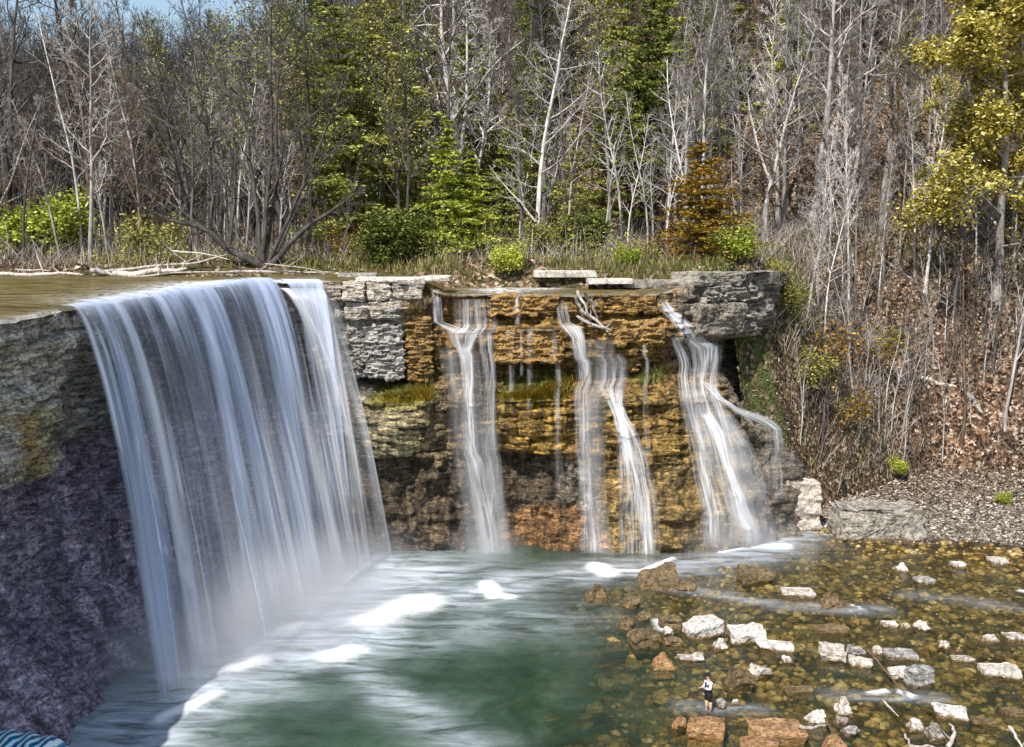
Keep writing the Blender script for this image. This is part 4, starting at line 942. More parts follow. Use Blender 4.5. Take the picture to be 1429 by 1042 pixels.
for k, a in enumerate([
 ('long dark stick propped across the stream rocks', [(1210, 907), (1238, 938), (1266, 970)], .05, M['bark_brown'], .25), ('thin pale stick in the shallows above the foreground', [(1233, 977), (1253, 1000)], .05, W_, .06), ('bleached gnarled root standing at the bottom of the view', [(1322, 1044), (1333, 1026), (1328, 1009)], .1, W_, .2),
 ('pale stick at the bottom edge left of the bleached root', [(1262, 1024), (1271, 1044)], .06, W_, .1), ('pale stick lying flat along the bottom edge', [(1268, 1041), (1320, 1043)], .06, W_, .08), ('pale stick at the lower right corner', [(1409, 1015), (1431, 1046)], .07, W_, .1),
 ('short dark stick wedged behind the squarish white boulder', [(1012, 886), (1034, 866)], .06, M['bark_brown'], .35), ('white pole lying on the rust slab heap', [(1113, 1013), (1156, 1014)], .09, W_, .55), ('thin dark branch wedged low in the heap in front', [(1152, 1003), (1163, 1028)], .07, M['bark_brown'], .3)]):
    pix_log(a[0], a[1], a[2], a[3], 660+k, zw=a[4], name='stick', cat='stick', knots=1 if k in (2, 5) else 0)
for k, (pts, lab) in enumerate([(([(800, 404), (812, 425), (822, 446)]), 'bleached branch at the peak of the driftwood heap'), (([(797, 408), (806, 430), (812, 444)]), 'steep bleached branch at the left of the driftwood heap'), (([(806, 430), (826, 446), (846, 466)]), 'long branch trailing right from the driftwood heap'),
                     (([(803, 442), (830, 456), (850, 462)]), 'low branch under the driftwood heap'), (([(810, 410), (822, 424), (832, 446)]), 'curved bleached branch at the right of the driftwood heap')]):
    P = [cpt(float(a), at_y(a, b, 68.3)[2], .55) for a, b in pts]
    log(lab, P, .12, W_ if k != 3 else M['bark_grey'], 680+k, name='driftwood_branch', cat='driftwood', knots=2)
# blue and white streaked sheet in the lower left corner
q = at_y(30, 1041, 35.5)
n1, n2 = 40, 24; a = np.linspace(-2.2, 1.15, n1); b_ = np.linspace(-.9, 1.6, n2); A_, B2 = np.meshgrid(a, b_, indexing='ij')
Vt = np.stack([A_, B2, .42-.16*(A_+.5)-.12*B2**2+.05*np.sin(A_*9+B2*3)-.5*sstep(.6, 1.15, A_)], -1).reshape(-1, 3)
m, nt, out = new_mat('blue_white_sheet'); wv = N(nt, 'TexWave'); wv.inputs['Scale'].default_value = 1.1; wv.inputs['Distortion'].default_value = 2.5; wv.inputs['Detail'].default_value = 3
L(nt, scaled(nt, 1, -1.6, .4), wv.inputs['Vector']); L(nt, pbsdf(nt, ramp(nt, wv.outputs['Color'], [(.2, (.0, .14, .25)), (.42, (.0, .42, .68)), (.6, (.2, .75, .92)), (.75, (.97, .99, 1))]), .3), out.inputs[0])
o = link('sheet', mesh_np('sheet', Vt, grid_faces(n1, n2)), m); o.location = (q[0], q[1], q[2]-.38)
tag(o, 'bright blue and white streaked sheet at the lower left corner below the dark recess', 'sheet')
# ------------------------------------------------------------------ trees
def unit(v): return v/(np.linalg.norm(v)+1e-9)
def interp_path(P, R, t):
    m = len(P)-1; f = t*m; i = min(int(f), m-1); a = f-i
    return P[i]*(1-a)+P[i+1]*a, R[i]*(1-a)+R[i+1]*a, unit(P[i+1]-P[i])
def wig_path(p, d, Ln, seg, rg, wig=.18, up=.0):
    P = [p]; d = unit(np.asarray(d, float)); st = Ln/seg
    for k in range(seg):
        d = unit(d + rg.normal(0, wig, 3) + np.array([0, 0, up])); P.append(P[-1]+d*st)
    return np.array(P)
class TreeGeo:
    def __init__(s, seed): s.rg = np.random.default_rng(seed); s.trunk = Geo(); s.crown = Geo(); s.tips = []
    def grow(s, P, R, lvl, n, t0, Lf, ang, up, wig, sub, twig, tipspread=1.0):
        rg = s.rg; Lp = np.linalg.norm(np.diff(P, axis=0), axis=1).sum(); az = rg.uniform(0, 6.28)
        for k in range(n):
            t = t0+(1-t0)*((k+rg.uniform(.1, .9))/n)**.9; p, r, d = interp_path(P, R, min(t, .985))
            az += 2.4+rg.normal(0, .5)
            ref = np.array([0, 0, 1.]) if abs(d[2]) < .9 else np.array([1., 0, 0])
            a = unit(np.cross(d, ref)); b = np.cross(d, a); q = a*math.cos(az)+b*math.sin(az)
            an = math.radians(ang*rg.uniform(.75, 1.25))
            dd = unit(d*math.cos(an)+q*math.sin(an)); Lb = Lf*Lp*(1.12-t)**.8*rg.uniform(.65, 1.25)
            if Lb < .25: Lb = .25
            r0 = max(min(r*.62, .012+Lb*.016), twig); seg = 5 if lvl > 1 else (4 if lvl == 1 else 2)
            Pb = wig_path(p, dd, Lb, seg, rg, wig, up); Rb = np.linspace(r0, max(r0*.3, twig*.7), seg+1)
            s.crown.tube(Pb, Rb, 5 if lvl > 1 else (4 if lvl == 1 else 3))
            if lvl <= 1: s.tips.append(Pb[-1]); s.tips.append((Pb[-1]+Pb[-2])/2)
            if lvl > 0: s.grow(Pb, Rb, lvl-1, sub[0], .2, sub[1], sub[2], up, wig*1.1, sub[3:] if len(sub) > 3 else sub, twig)
def leaf_quads(P, L_, W_, rg, up=.6):
    n = len(P); a = rg.normal(0, 1, (n, 3)); a[:, 2] *= up; a /= np.linalg.norm(a, axis=1)[:, None]
    b = rg.normal(0, 1, (n, 3)); b -= a*(a*b).sum(1)[:, None]; b /= np.linalg.norm(b, axis=1)[:, None]
    l = L_*rg.lognormal(0, .3, n)[:, None]; w_ = W_*rg.lognormal(0, .3, n)[:, None]
    return np.stack([P-a*l, P+b*w_, P+a*l, P-b*w_], 1)
def bare_tree(seed, H, r0, n1=24, t0=.28, Lf=.3, ang=48, up=.06, wig=.16, sub=(9, .42, 45, 6, .45, 50), twig=.017, lean=.03, fork=False):
    T = TreeGeo(seed); rg = T.rg; seg = 12
    P = wig_path(np.zeros(3), np.array([rg.normal(0, lean), rg.normal(0, lean), 1]), H, seg, rg, .045, .02); P = np.vstack([P[0]-[0, 0, .8], P]); 
    R = np.concatenate([[r0*1.5], r0*(1-np.linspace(0, 1, seg+1)**.85*.9)]); R[1] *= 1.2
    T.trunk.tube(P, R, 8)
    if fork:
        k = rg.integers(3, 6); Pf = wig_path(P[k], np.array([rg.normal(0, .5), rg.normal(0, .5), 1.2]), H*.65, 8, rg, .07, .05); Rf = np.linspace(R[k]*.75, r0*.1, 9)
        T.trunk.tube(Pf, Rf, 7); T.grow(Pf, Rf, 2, n1//2, .25, Lf, ang, up, wig, sub, twig)
    T.grow(P, R, 2, n1, t0, Lf, ang, up, wig, sub, twig)
    return T
def sapling(seed, H, r0, n=16):
    T = TreeGeo(seed); rg = T.rg
    P = wig_path(np.array([0, 0, -.4]), np.array([rg.normal(0, .05), rg.normal(0, .05), 1]), H, 9, rg, .06, .02); R = np.linspace(r0, r0*.2, 10)
    T.trunk.tube(P, R, 6); T.grow(P, R, 1, n, .3, .24, 42, .05, .15, (5, .4, 45), .013); return T
def evergreen(seed, H, r0, base_w, t0=.12, layers=24, per=6, dens=46, droop=.25, L_=.16, W_=.055, taper=.9):
    T = TreeGeo(seed); rg = T.rg
    P = wig_path(np.array([0, 0, -.5]), np.array([rg.normal(0, .02), rg.normal(0, .02), 1]), H, 10, rg, .02, .03); R = np.linspace(r0, r0*.1, 11); T.trunk.tube(P, R, 7)
    leafP = []
    for i in range(layers):
        t = t0+(1-t0)*(i+rg.uniform(0, .8))/layers; p, r, d = interp_path(P, R, min(t, .99)); w_ = base_w*(1-(t-t0)/(1-t0))**taper*rg.uniform(.7, 1.15)+.25
        for k in range(per):
            if rg.random() < .12: continue
            az = rg.uniform(0, 6.28); Ln = w_*rg.uniform(.55, 1.1); dd = np.array([math.cos(az), math.sin(az), rg.uniform(-.1, .35)])
            Pb = wig_path(p, dd, Ln, 4, rg, .08, -droop*.25); Rb = np.linspace(max(.012+Ln*.01, .015), .008, 5); T.trunk.tube(Pb, Rb, 3)
            m = int(dens*max(Ln, .5)); tt = rg.uniform(.12, 1.04, m)**.8; f = np.clip(tt*4, 0, 3.999); j = f.astype(int); a = (f-j)[:, None]
            q = Pb[j]*(1-a)+Pb[j+1]*a; sp = (.06+.3*Ln*(1-np.abs(tt-.55))*.6)[:, None]
            q = q+rg.normal(0, 1, (m, 3))*np.array([1, 1, .3])*sp*.8
            leafP.append(q)
    q = np.vstack(leafP); T.crown.quads(leaf_quads(q, L_, W_, rg, .45)); return T
def build(T, name, bark, leafmat=None, leaves_=0, spread=.5, L_=.13, W_=.08, crown_mat=None, parts=('trunk', 'branches')):
    e = empty(name, (0, 0, 0))
    link('trunk', T.trunk.mesh('trunk'), bark, e)
    if crown_mat is not None: link('crown', T.crown.mesh('crown', False), crown_mat, e)
    elif T.crown.V: link(parts[1], T.crown.mesh(parts[1]), bark, e)
    if leaves_:
        rg = T.rg; tp = np.array(T.tips); q = tp[rg.integers(0, len(tp), leaves_)]+rg.normal(0, spread, (leaves_, 3))
        g = Geo(); g.quads(leaf_quads(q, L_, W_, rg)); link('leaves', g.mesh('leaves', False), leafmat, e)
    return e
used = set()
def put(proto, loc, rz, sc, label, cat, group=None, sz=None):
    e = proto if proto.name not in used else copy_tree(proto)
    used.add(proto.name); used.add(e.name)
    e.location = loc; e.rotation_euler = (0, 0, rz); e.scale = (sc, sc, sz or sc); tag(e, label, cat)
    if group: e['group'] = group
    elif 'group' in e.keys(): del e['group']
    return e
BT = [build(bare_tree(10, 22, .24), 'bare_tree', M['bark_grey']), build(bare_tree(11, 24, .2, n1=22, t0=.4, Lf=.24), 'bare_tree', M['bark_grey']), build(bare_tree(12, 20, .26, fork=True, n1=26), 'bare_tree', M['bark_grey']),
      build(bare_tree(13, 23, .22, ang=38, up=.1), 'bare_tree', M['bark_dark']), build(bare_tree(14, 21, .3, fork=True, Lf=.34, wig=.22), 'bare_tree', M['bark_dark']), build(bare_tree(15, 24, .2, t0=.45, n1=20, ang=35, up=.12), 'bare_tree', M['bark_dark']),
      build(bare_tree(16, 18, .2, Lf=.34, wig=.24), 'bare_tree', M['bark_brown']), build(bare_tree(17, 22, .25, t0=.35), 'bare_tree', M['bark_pale'])]
SP = [build(sapling(30, 9, .07), 'sapling', M['bark_grey']), build(sapling(31, 11, .08), 'sapling', M['bark_pale']), build(sapling(32, 7, .05, 20), 'sapling', M['bark_brown']), build(sapling(33, 12, .09), 'sapling', M['bark_dark'])]
EV = [build(evergreen(40, 17, .22, 3.4), 'evergreen_tree', M['bark_brown'], crown_mat=M['leaf_green']), build(evergreen(41, 20, .25, 3.6, t0=.2, layers=30), 'evergreen_tree', M['bark_brown'], crown_mat=M['leaf_dark']),
      build(evergreen(42, 15, .2, 3.8, t0=.08, layers=22, droop=.4), 'evergreen_tree', M['bark_brown'], crown_mat=M['leaf_green'])]
BU = [build(bare_tree(50, 18, .16, Lf=.3, ang=42), 'budding_tree', M['bark_dark'], M['leaf_bud'], 2600, .35, .08, .05), build(bare_tree(51, 15, .13, Lf=.34, wig=.22), 'budding_tree', M['bark_grey'], M['leaf_bud'], 2000, .4, .08, .05)]
rt = random.Random(77)
taken = []
def ok_spot(p, r):
    for q in taken:
        if (q[0]-p[0])**2+(q[1]-p[1])**2 < r*r: return False
    taken.append(p); return True
def base_at(px, py, d=None):
    if d: q = at_y(px, py, d); return np.array([q[0], d, float(Hup(q[0], d))])
    q = ground_hit(px, py); return np.array([q[0], q[1], float(Hup(q[0], q[1]))])
# --- trees one can single out
def single(proto, H0, px, py, top, label, cat, d=None, rz=None, thick=1.0):
    p = base_at(px, py, d); H = (20+(340-top)*p[1]/F)-p[2]; s = H/H0
    taken.append((p[0], p[1])); return put(proto, p, rt.uniform(0, 6.28) if rz is None else rz, s*thick, label, cat, sz=s)
syc = build(bare_tree(60, 26, .24, n1=30, t0=.16, Lf=.26, ang=72, up=.09, wig=.15, sub=(7, .42, 48, 4, .45, 50), lean=.0), 'bare_tree', M['bark_pale'])
single(syc, 26, 752, 326, -70, 'slim white barked tree with level side branches behind the middle of the lip', 'tree', 86)
oak = build(bare_tree(61, 24, .36, n1=26, t0=.3, Lf=.4, ang=62, up=.04, wig=.34, fork=True, sub=(7, .42, 50, 5, .4, 52)), 'bare_tree', M['bark_pale'])
single(oak, 24, 640, 285, -90, 'gnarled old tree with crooked white limbs behind the bright green hemlock', 'tree', 106)
wt = build(bare_tree(62, 26, .4, n1=20, t0=.38, Lf=.3, ang=55, up=.12, fork=False), 'bare_tree', M['bark_pale'])
single(wt, 26, 1136, 325, -120, 'stout white trunk standing straight on the terrace, thickest on the right', 'tree', 112)
gn = build(bare_tree(63, 20, .3, n1=24, t0=.2, Lf=.36, ang=55, wig=.32, fork=True), 'bare_tree', M['bark_grey'])
single(gn, 20, 1066, 345, 40, 'gnarled grey double trunk at the end of the terrace above the bluff', 'tree', 104)
ln = build(bare_tree(64, 20, .26, n1=20, t0=.35, lean=.0), 'bare_tree', M['bark_grey'])
e = single(ln, 20, 1184, 328, 10, 'grey tree tilting right on the terrace beside the stout white trunk', 'tree', 112); e.rotation_euler = (0, math.radians(8), 0)
e = single(ln, 20, 1228, 333, -40, 'second tilting grey tree on the terrace, right of the first', 'tree', 111); e.rotation_euler = (0, math.radians(6), 2); e.rotation_euler = (math.radians(-3), math.radians(7), 0)
single(SP[1], 11, 868, 335, 60, 'white pole thin tree right of the white tree with level branches', 'tree', 88)
single(SP[1], 11, 905, 350, 120, 'pale thin tree just left of the rusty cedar', 'tree', 82)
tw = build(bare_tree(65, 24, .17, n1=22, t0=.3, Lf=.2, ang=32, up=.14), 'bare_tree', M['bark_pale'])
single(tw, 24, 1288, 470, 40, 'tall pale straight pole tree growing from the middle of the leafy slope', 'tree', 99)
single(tw, 24, 1274, 455, 120, 'pale twin of the tall pole tree, just left of it on the slope', 'tree', 100)
single(SP[0], 9, 1190, 560, 330, 'spindly grey sapling low on the slope above the square block', 'tree')
single(SP[2], 7, 1340, 620, 260, 'thin tilted sapling on the slope right of the fallen log', 'tree'); single(SP[0], 9, 1402, 600, 250, 'tall thin sapling on the slope near the right edge', 'tree')
single(SP[2], 7, 1290, 640, 440, 'dark slim stem near the foot of the leafy slope', 'tree'); single(SP[1], 11, 1150, 470, 260, 'slim white sapling on the edge of the slope above the bluff', 'tree')
single(SP[3], 12, 1385, 520, 200, 'dark straight sapling on the right of the leafy slope', 'tree')
lt = build(bare_tree(66, 22, .17, n1=24, t0=.28, ang=45), 'bare_tree', M['bark_grey'])
single(lt, 22, 126, 358, -60, 'slender light grey tree alone on the bank at the left', 'tree', 79)
dk = build(bare_tree(67, 24, .3, n1=24, t0=.35, wig=.24, fork=True), 'bare_tree', M['bark_dark'])
single(dk, 24, 14, 302, -110, 'dark curving trunk near the left edge of the clearing', 'tree', 92)
single(dk, 24, 112, 318, -90, 'dark forked trunk behind the green bush at the left', 'tree', 95, 2.2); 
# multi stemmed leaning tree on the bank
T = TreeGeo(70); D0 = 77.0
def stem(pix, r, dd, n, lf=.24):
    P = np.array([at_y(a, b, D0+dd*k/(len(pix)-1)) for k, (a, b) in enumerate(pix)]); m = len(pix)*4
    t = np.linspace(0, 1, m); tt = np.linspace(0, 1, len(P)); Q = np.stack([np.interp(t, tt, P[:, k]) for k in range(3)], -1)
    Q = np.stack([np.convolve(np.pad(Q[:, k], 2, mode='edge'), np.ones(5)/5, 'valid') for k in range(3)], -1); Q[1:] += (T.rg.random((m-1, 3))-.5)*r*.5
    R = r*(1-.82*t); T.trunk.tube(Q, R, 8); T.grow(Q, R, 2, n, .22, lf, 40, .08, .17, (6, .42, 45, 4, .45, 50), .015)
root = base_at(356, 372, D0)
stem([(372, 377), (345, 358), (312, 343), (290, 320), (265, 312), (232, 306), (205, 292)], .34, -1.5, 14)
stem([(310, 340), (262, 300), (215, 268), (188, 250)], .13, 1.5, 10); stem([(290, 322), (300, 270), (285, 210), (232, 170), (190, 150)], .13, 2, 12)
stem([(362, 375), (362, 310), (350, 240), (345, 170), (300, 100), (262, 50), (245, -40)], .2, 2, 18); stem([(366, 375), (372, 280), (382, 190), (376, 90), (380, -60)], .2, -1.5, 18)
stem([(368, 376), (384, 270), (398, 190), (440, 160), (472, 120)], .15, 1, 14); stem([(370, 376), (405, 300), (432, 235), (470, 150), (480, 100)], .17, -2, 14)
stem([(374, 377), (420, 320), (470, 290), (505, 262)], .24, -2, 12); stem([(376, 377), (400, 320), (430, 260), (455, 215), (500, 190)], .14, 2.5, 12); stem([(320, 348), (325, 300), (330, 240), (325, 170), (310, 90)], .13, 2.5, 12)
e = empty('leaning_tree', tuple(root)); link('trunk', T.trunk.mesh('trunk'), M['bark_dark'], e, True); link('branches', T.crown.mesh('branches'), M['bark_dark'], e, True)
tp = np.array(T.tips); q = tp[T.rg.integers(0, len(tp), 2600)]+T.rg.normal(0, .4, (2600, 3)); q = q[(q[:, 2] > 27)][:700]; g = Geo(); g.quads(leaf_quads(q, .08, .05, T.rg)); link('leaves', g.mesh('leaves', False), M['leaf_bud'], e, True)
tag(e, 'many stemmed dark tree sprawling over the bank with one trunk bent low to the left', 'tree'); taken += [(root[0]+k, root[1]) for k in (-5, -2, 0, 3, 6)]
# evergreens and leafy trees one can single out
hem = build(evergreen(80, 11, .14, 3.2, t0=.1, layers=20, per=8, dens=52, L_=.15, W_=.055), 'evergreen_tree', M['bark_brown'], crown_mat=M['leaf_bright'])
single(hem, 11, 618, 335, 160, 'bright green young hemlock in front of the gnarled white tree', 'tree', 82, thick=1.1)
single(hem, 11, 655, 325, 205, 'lower bright green hemlock touching the young hemlock on its right', 'tree', 83, 2.0, thick=1.25)
single(EV[2], 15, 580, 322, 150, 'olive green hemlock left of the bright green young hemlock', 'tree', 92)
ced = build(evergreen(81, 13, .2, 4.0, t0=.03, layers=26, per=8, dens=40, L_=.15, W_=.055, taper=.75, droop=.1), 'evergreen_tree', M['bark_brown'], crown_mat=M['leaf_rust'])
single(ced, 13, 978, 372, 190, 'cone shaped rusty orange cedar above the right bluff', 'tree', 80, thick=1.5)
gold = build(bare_tree(82, 20, .24, n1=26, t0=.2, Lf=.32, ang=60, up=.02, wig=.2), 'golden_tree', M['bark_grey'], M['leaf_yellow'], 42000, .3, .1, .06)
single(gold, 20, 1392, 380, -60, 'big golden leaved tree filling the upper right corner', 'tree', 97, thick=1.25)
single(gold, 20, 1432, 330, -40, 'golden tree cut by the right edge of the view', 'tree', 103, 4)
single(gold, 20, 1345, 320, 20, 'smaller golden tree left of the corner tree', 'tree', 105, 2, thick=.8)
gb = build(bare_tree(83, 18, .2, n1=24, t0=.3, Lf=.3, ang=50), 'golden_tree', M['bark_pale'], M['leaf_yellow'], 6000, .5, .09, .055)
single(gb, 18, 1250, 330, 40, 'thinly leaved yellow tree on the terrace left of the golden trees', 'tree', 116)
for px, py, top, d, lab in ((1175, 300, 40, 135, 'tall dark evergreen behind the stout white trunk'), (545, 322, -60, 90, 'tall olive evergreen left of the hemlocks'), (495, 322, 10, 86, 'broad olive evergreen beside the right stems of the sprawling tree'), (470, 318, -80, 100, 'tall dark evergreen behind the right stems of the sprawling tree'), (840, 320, 30, 104, 'dark evergreen right of the white tree with level branches'),
                        (700, 318, 140, 98, 'short dark evergreen just left of the white tree with level branches'), (800, 322, 170, 96, 'short green evergreen right of the white tree with level branches'), (930, 310, -60, 122, 'very tall green evergreen behind the rusty cedar'), (1000, 300, -50, 140, 'tall evergreen on the hillside behind the rusty cedar'),
                        (890, 300, -40, 130, 'tall evergreen left of the one behind the rusty cedar'), (520, 300, -90, 120, 'tallest dark evergreen behind the olive one'), (1240, 290, 60, 140, 'dark evergreen deep in the wood right of the stout white trunk')):
    k = 0 if 'olive' in lab or 'green' in lab else (2 if 'short' in lab else rt.randrange(3)); single(EV[k], (17, 20, 15)[k], px, py, top, lab, 'tree', d, thick=1.25 if 'olive' in lab else 1)
for px, py, top, d, lab in ((430, 345, -30, 84, 'leafing young tree right of the sprawling tree'), (400, 335, -60, 92, 'leafing tree behind the stems of the sprawling tree'), (490, 335, -20, 88, 'leafing tree by the olive evergreen'), (350, 325, 20, 100, 'leafing tree behind the top of the sprawling tree'), (560, 335, 30, 86, 'leafing slim tree left of the olive hemlock'), (850, 330, 20, 96, 'leafing tree behind the white pole thin tree')):
    k = rt.randrange(2); single(BU[k], (18, 15)[k], px, py, top, lab, 'tree', d)
# --- shrubs
def shrub(seed, w, h, n, mat, L_=.085, W_=.045):
    T = TreeGeo(seed); rg = T.rg
    for k in range(14):
        az = rg.uniform(0, 6.28); dd = np.array([math.cos(az)*w*.5, math.sin(az)*w*.5, h*rg.uniform(.6, 1.1)]); P = wig_path(np.array([0, 0, -.2]), dd, np.linalg.norm(dd), 5, rg, .12, .02); R = np.linspace(.035, .01, 6)
        T.trunk.tube(P, R, 4); T.grow(P, R, 1, 5, .25, .4, 42, .05, .2, (3, .4, 45), .01)
    tp = np.array(T.tips); q = tp[rg.integers(0, len(tp), n)]+rg.normal(0, .2, (n, 3)); q = q[q[:, 2] > .03]; e = empty('shrub', (0, 0, 0))
    link('stems', T.trunk.mesh('stems'), M['bark_brown'], e); link('branches', T.crown.mesh('branches'), M['bark_brown'], e)
    if n: g = Geo(); g.quads(leaf_quads(q, L_, W_, rg)); link('leaves', g.mesh('leaves', False), mat, e)
    return e
SH = {'g': shrub(90, 2.2, 2.4, 8000, M['leaf_dark']), 'b': shrub(91, 2.0, 2.0, 5500, M['leaf_bright']), 'y': shrub(92, 2.2, 2.0, 1700, M['leaf_bud']), 't': shrub(93, 2.4, 2.2, 500, M['leaf_rust'], .1, .05)}
for kd, px, py, w, d, lab in [('g', 555, 366, 84, 79, 'round dark green shrub on the bank behind the cap blocks'), ('b', 708, 392, 52, 76.5, 'low green shrub at the bank beside the small upper cascade'), ('b', 875, 384, 34, 77, 'small vivid green shrub among the pale bank slabs'), ('b', 1025, 372, 66, 79, 'green shrub on the bluff right of the rusty cedar'),
    ('b', 70, 340, 110, 86, 'large light green bush in the clearing at the left'), ('b', 10, 342, 70, 88, 'vivid green patchy bush at the left edge'), ('y', 215, 350, 90, 82, 'olive thin bush left of the sprawling tree'), ('y', 760, 352, 80, 84, 'olive bush under the white tree with level branches'), ('g', 815, 348, 70, 86, 'dark bush right of the white tree with level branches'),
    ('t', 640, 352, 80, 84, 'brown twiggy bush behind the round dark green shrub'), ('t', 490, 355, 70, 82, 'brown twiggy bush left of the round dark green shrub'), ('t', 680, 350, 60, 86, 'brown twiggy bush under the bright hemlocks'), ('y', 1095, 440, 60, None, 'olive bush hanging on the slope edge beside the bluff'), ('y', 1120, 540, 70, None, 'olive bush halfway down the slope beside the bluff'),
    ('y', 1075, 400, 50, None, 'olive bush at the corner of the bluff top'), ('t', 1180, 600, 70, None, 'brown twiggy bush near the foot of the slope'), ('t', 1225, 520, 70, None, 'brown twiggy bush in the middle of the leafy slope'), ('y', 1240, 495, 50, None, 'small mossy bush in the middle of the leafy slope'), ('b', 1400, 705, 24, None, 'low green plant on the gravel at the right edge'), ('t', 1150, 520, 90, None, 'grey brown thicket right of the olive bush on the slope'), ('b', 1250, 662, 30, None, 'small green plant at the foot of the leafy slope')]:
    p = base_at(px, py, d) if py < 690 else at_z(px, py, .5); s = w*p[1]/F/2.6; put(SH[kd], p, rt.uniform(0, 6.28), s, lab, 'shrub', sz=s*.9); taken.append((p[0], p[1]))
# --- the wood
def scatter(n, protos, wts, pxr, dr, minr, sc, label, cat, group, mind=0, pred=None, power=1.0):
    c = 0; tries = 0
    while c < n and tries < n*60:
        tries += 1; px = rt.uniform(*pxr); d = dr[0]+(dr[1]-dr[0])*rt.random()**power; x = (px-714)*d/F
        if d < bankline(x)+3.0 or edge_dist(np.array([x]), np.array([d]))[0] > -1.5: continue
        if pred and not pred(px, d): continue
        if not ok_spot((x, d), minr): continue
        pr = rt.choices(protos, wts)[0]; s = rt.uniform(*sc)
        put(pr, (x, d, float(Hup(x, d))-.1), rt.uniform(0, 6.28), s, label, cat, group, s*rt.uniform(.9, 1.15)); c += 1
scatter(110, BT, (1, 1, 1, 3, 3, 3, 2, .3), (-40, 520), (84, 170), 2.0, (.7, 1.1), 'bare tree in the crowded leafless wood behind the left bank', 'tree', 'bare trees behind the left bank', power=1.2)
scatter(60, BT, (3, 3, 2, 1, 1, 2, 2, .6), (520, 980), (88, 190), 2.2, (.75, 1.15), 'bare tree among evergreens on the hill behind the middle of the wall', 'tree', 'bare trees behind the middle of the wall', power=1.1)
scatter(85, BT, (3, 3, 2, 1, 1, 2, 2, 1), (980, 1470), (104, 180), 2.0, (.7, 1.1), 'bare tree on the brown hillside above the right slope', 'tree', 'bare trees above the right slope', power=1.3)
scatter(40, EV, (4, 1, 4), (460, 1180), (92, 190), 3.2, (.8, 1.3), 'green evergreen scattered through the hillside wood', 'tree', 'evergreens in the hillside wood')
scatter(14, BU, (1, 1), (150, 620), (82, 130), 2.5, (.8, 1.3), 'slim tree with yellow green buds in the wood behind the bank', 'tree', 'budding trees behind the bank')
scatter(90, SP, (2, 1, 2, 3), (-30, 560), (80, 120), 1.0, (.7, 1.6), 'thin sapling among the undergrowth behind the left bank', 'sapling', 'saplings behind the left bank')
scatter(80, SP, (3, 3, 2, 1), (560, 1440), (80, 140), 1.0, (.7, 1.5), 'thin pale sapling on the leafy hillside behind the wall', 'sapling', 'saplings behind the wall')
c = 0
while c < 65:
    px = rt.uniform(1110, 1440); py = rt.uniform(400, 650); p = base_at(px, py)
    if p[2] < 1.5 or not ok_spot((p[0], p[1]), 1.0): continue
    s = rt.uniform(.45, 1.25); put(rt.choices(SP, (3, 3, 3, 2))[0], p, rt.uniform(0, 6.28), s, 'thin bare sapling growing on the steep leafy slope at the right', 'sapling', 'saplings on the leafy slope'); c += 1
c = 0
while c < 13:
    px = rt.uniform(1130, 1440); py = rt.uniform(360, 560); p = base_at(px, py)
    if p[2] < 2 or not ok_spot((p[0], p[1]), 1.3): continue
    s = rt.uniform(.55, .95); put(rt.choices([tw, BT[1], BT[5], BT[0]], (3, 2, 2, 1))[0], p, rt.uniform(0, 6.28), s*.85, 'tall thin bare tree rooted on the steep leafy slope at the right', 'tree', 'bare trees on the leafy slope', s); c += 1
# the far wood that reads as one mass
rg = np.random.default_rng(99); g = Geo()
for k in range(2600):
    px = (rg.uniform(-120, 1560) if k % 3 else rg.uniform(-60, 420)); d = rg.uniform(125, 280); x = (px-714)*d/F; z = float(Hup(x, d, False)); h = rg.uniform(15, 27); P = wig_path(np.array([x, d, z-.5]), np.array([rg.normal(0, .06), 0, 1]), h, 5, rg, .05)
    R = np.linspace(rg.uniform(.1, .22), .03, 6); g.tube(P, R, 4)
    for j in range(10):
        p, r, dd = interp_path(P, R, rg.uniform(.3, .98)); Pb = wig_path(p, np.array([rg.normal(0, .8), rg.normal(0, .5), 1]), rg.uniform(2, 6), 3, rg, .2); g.tube(Pb, [.05, .04, .03, .015], 3)
        for i in range(2): q = Pb[1+i]; g.tube(wig_path(q, np.array([rg.normal(0, 1), rg.normal(0, .5), .8]), rg.uniform(1, 2.5), 2, rg, .2), [.03, .02, .015], 3)
tag(link('far_wood', g.mesh('far_wood'), M['bark_dark']), kind='stuff')
# ------------------------------------------------------------------ the angler
def skinned(name, pts, edges, mat, parent, sub=2, rootv=0):
    me = bpy.data.meshes.new(name); me.from_pydata([p[:3] for p in pts], edges, []); o = link(name, me, mat, parent)
    sk = o.modifiers.new('skin', 'SKIN'); sk.use_smooth_shade = True
    for k, p in enumerate(pts):
        r = p[3]; me.skin_vertices[0].data[k].radius = r if isinstance(r, tuple) else (r, r); me.skin_vertices[0].data[k].use_root = (k == rootv)
    ss = o.modifiers.new('smooth', 'SUBSURF'); ss.levels = sub; ss.render_levels = sub
    return o
q = at_z(989, 992, 0.0)
pe = empty('person', (q[0], q[1]+.1, -.12), 0, 'angler in black cap, white sleeves and dark vest wading with hands together', 'person')
SK = m_plain('skin', (.5, .27, .19), .6, .08); WH = m_plain('white_cotton', (.8, .8, .82), .85, .06); NV = m_plain('navy_vest', (.035, .045, .085), .8, .3); BK = m_plain('black_cloth', (.012, .012, .015), .8, .2); TN = m_plain('tan_waders', (.55, .42, .26), .7, .2); SHO = m_plain('dark_boots', (.03, .025, .02), .7, .2); PL = m_plain('pale_socks', (.6, .55, .45), .8, .1)
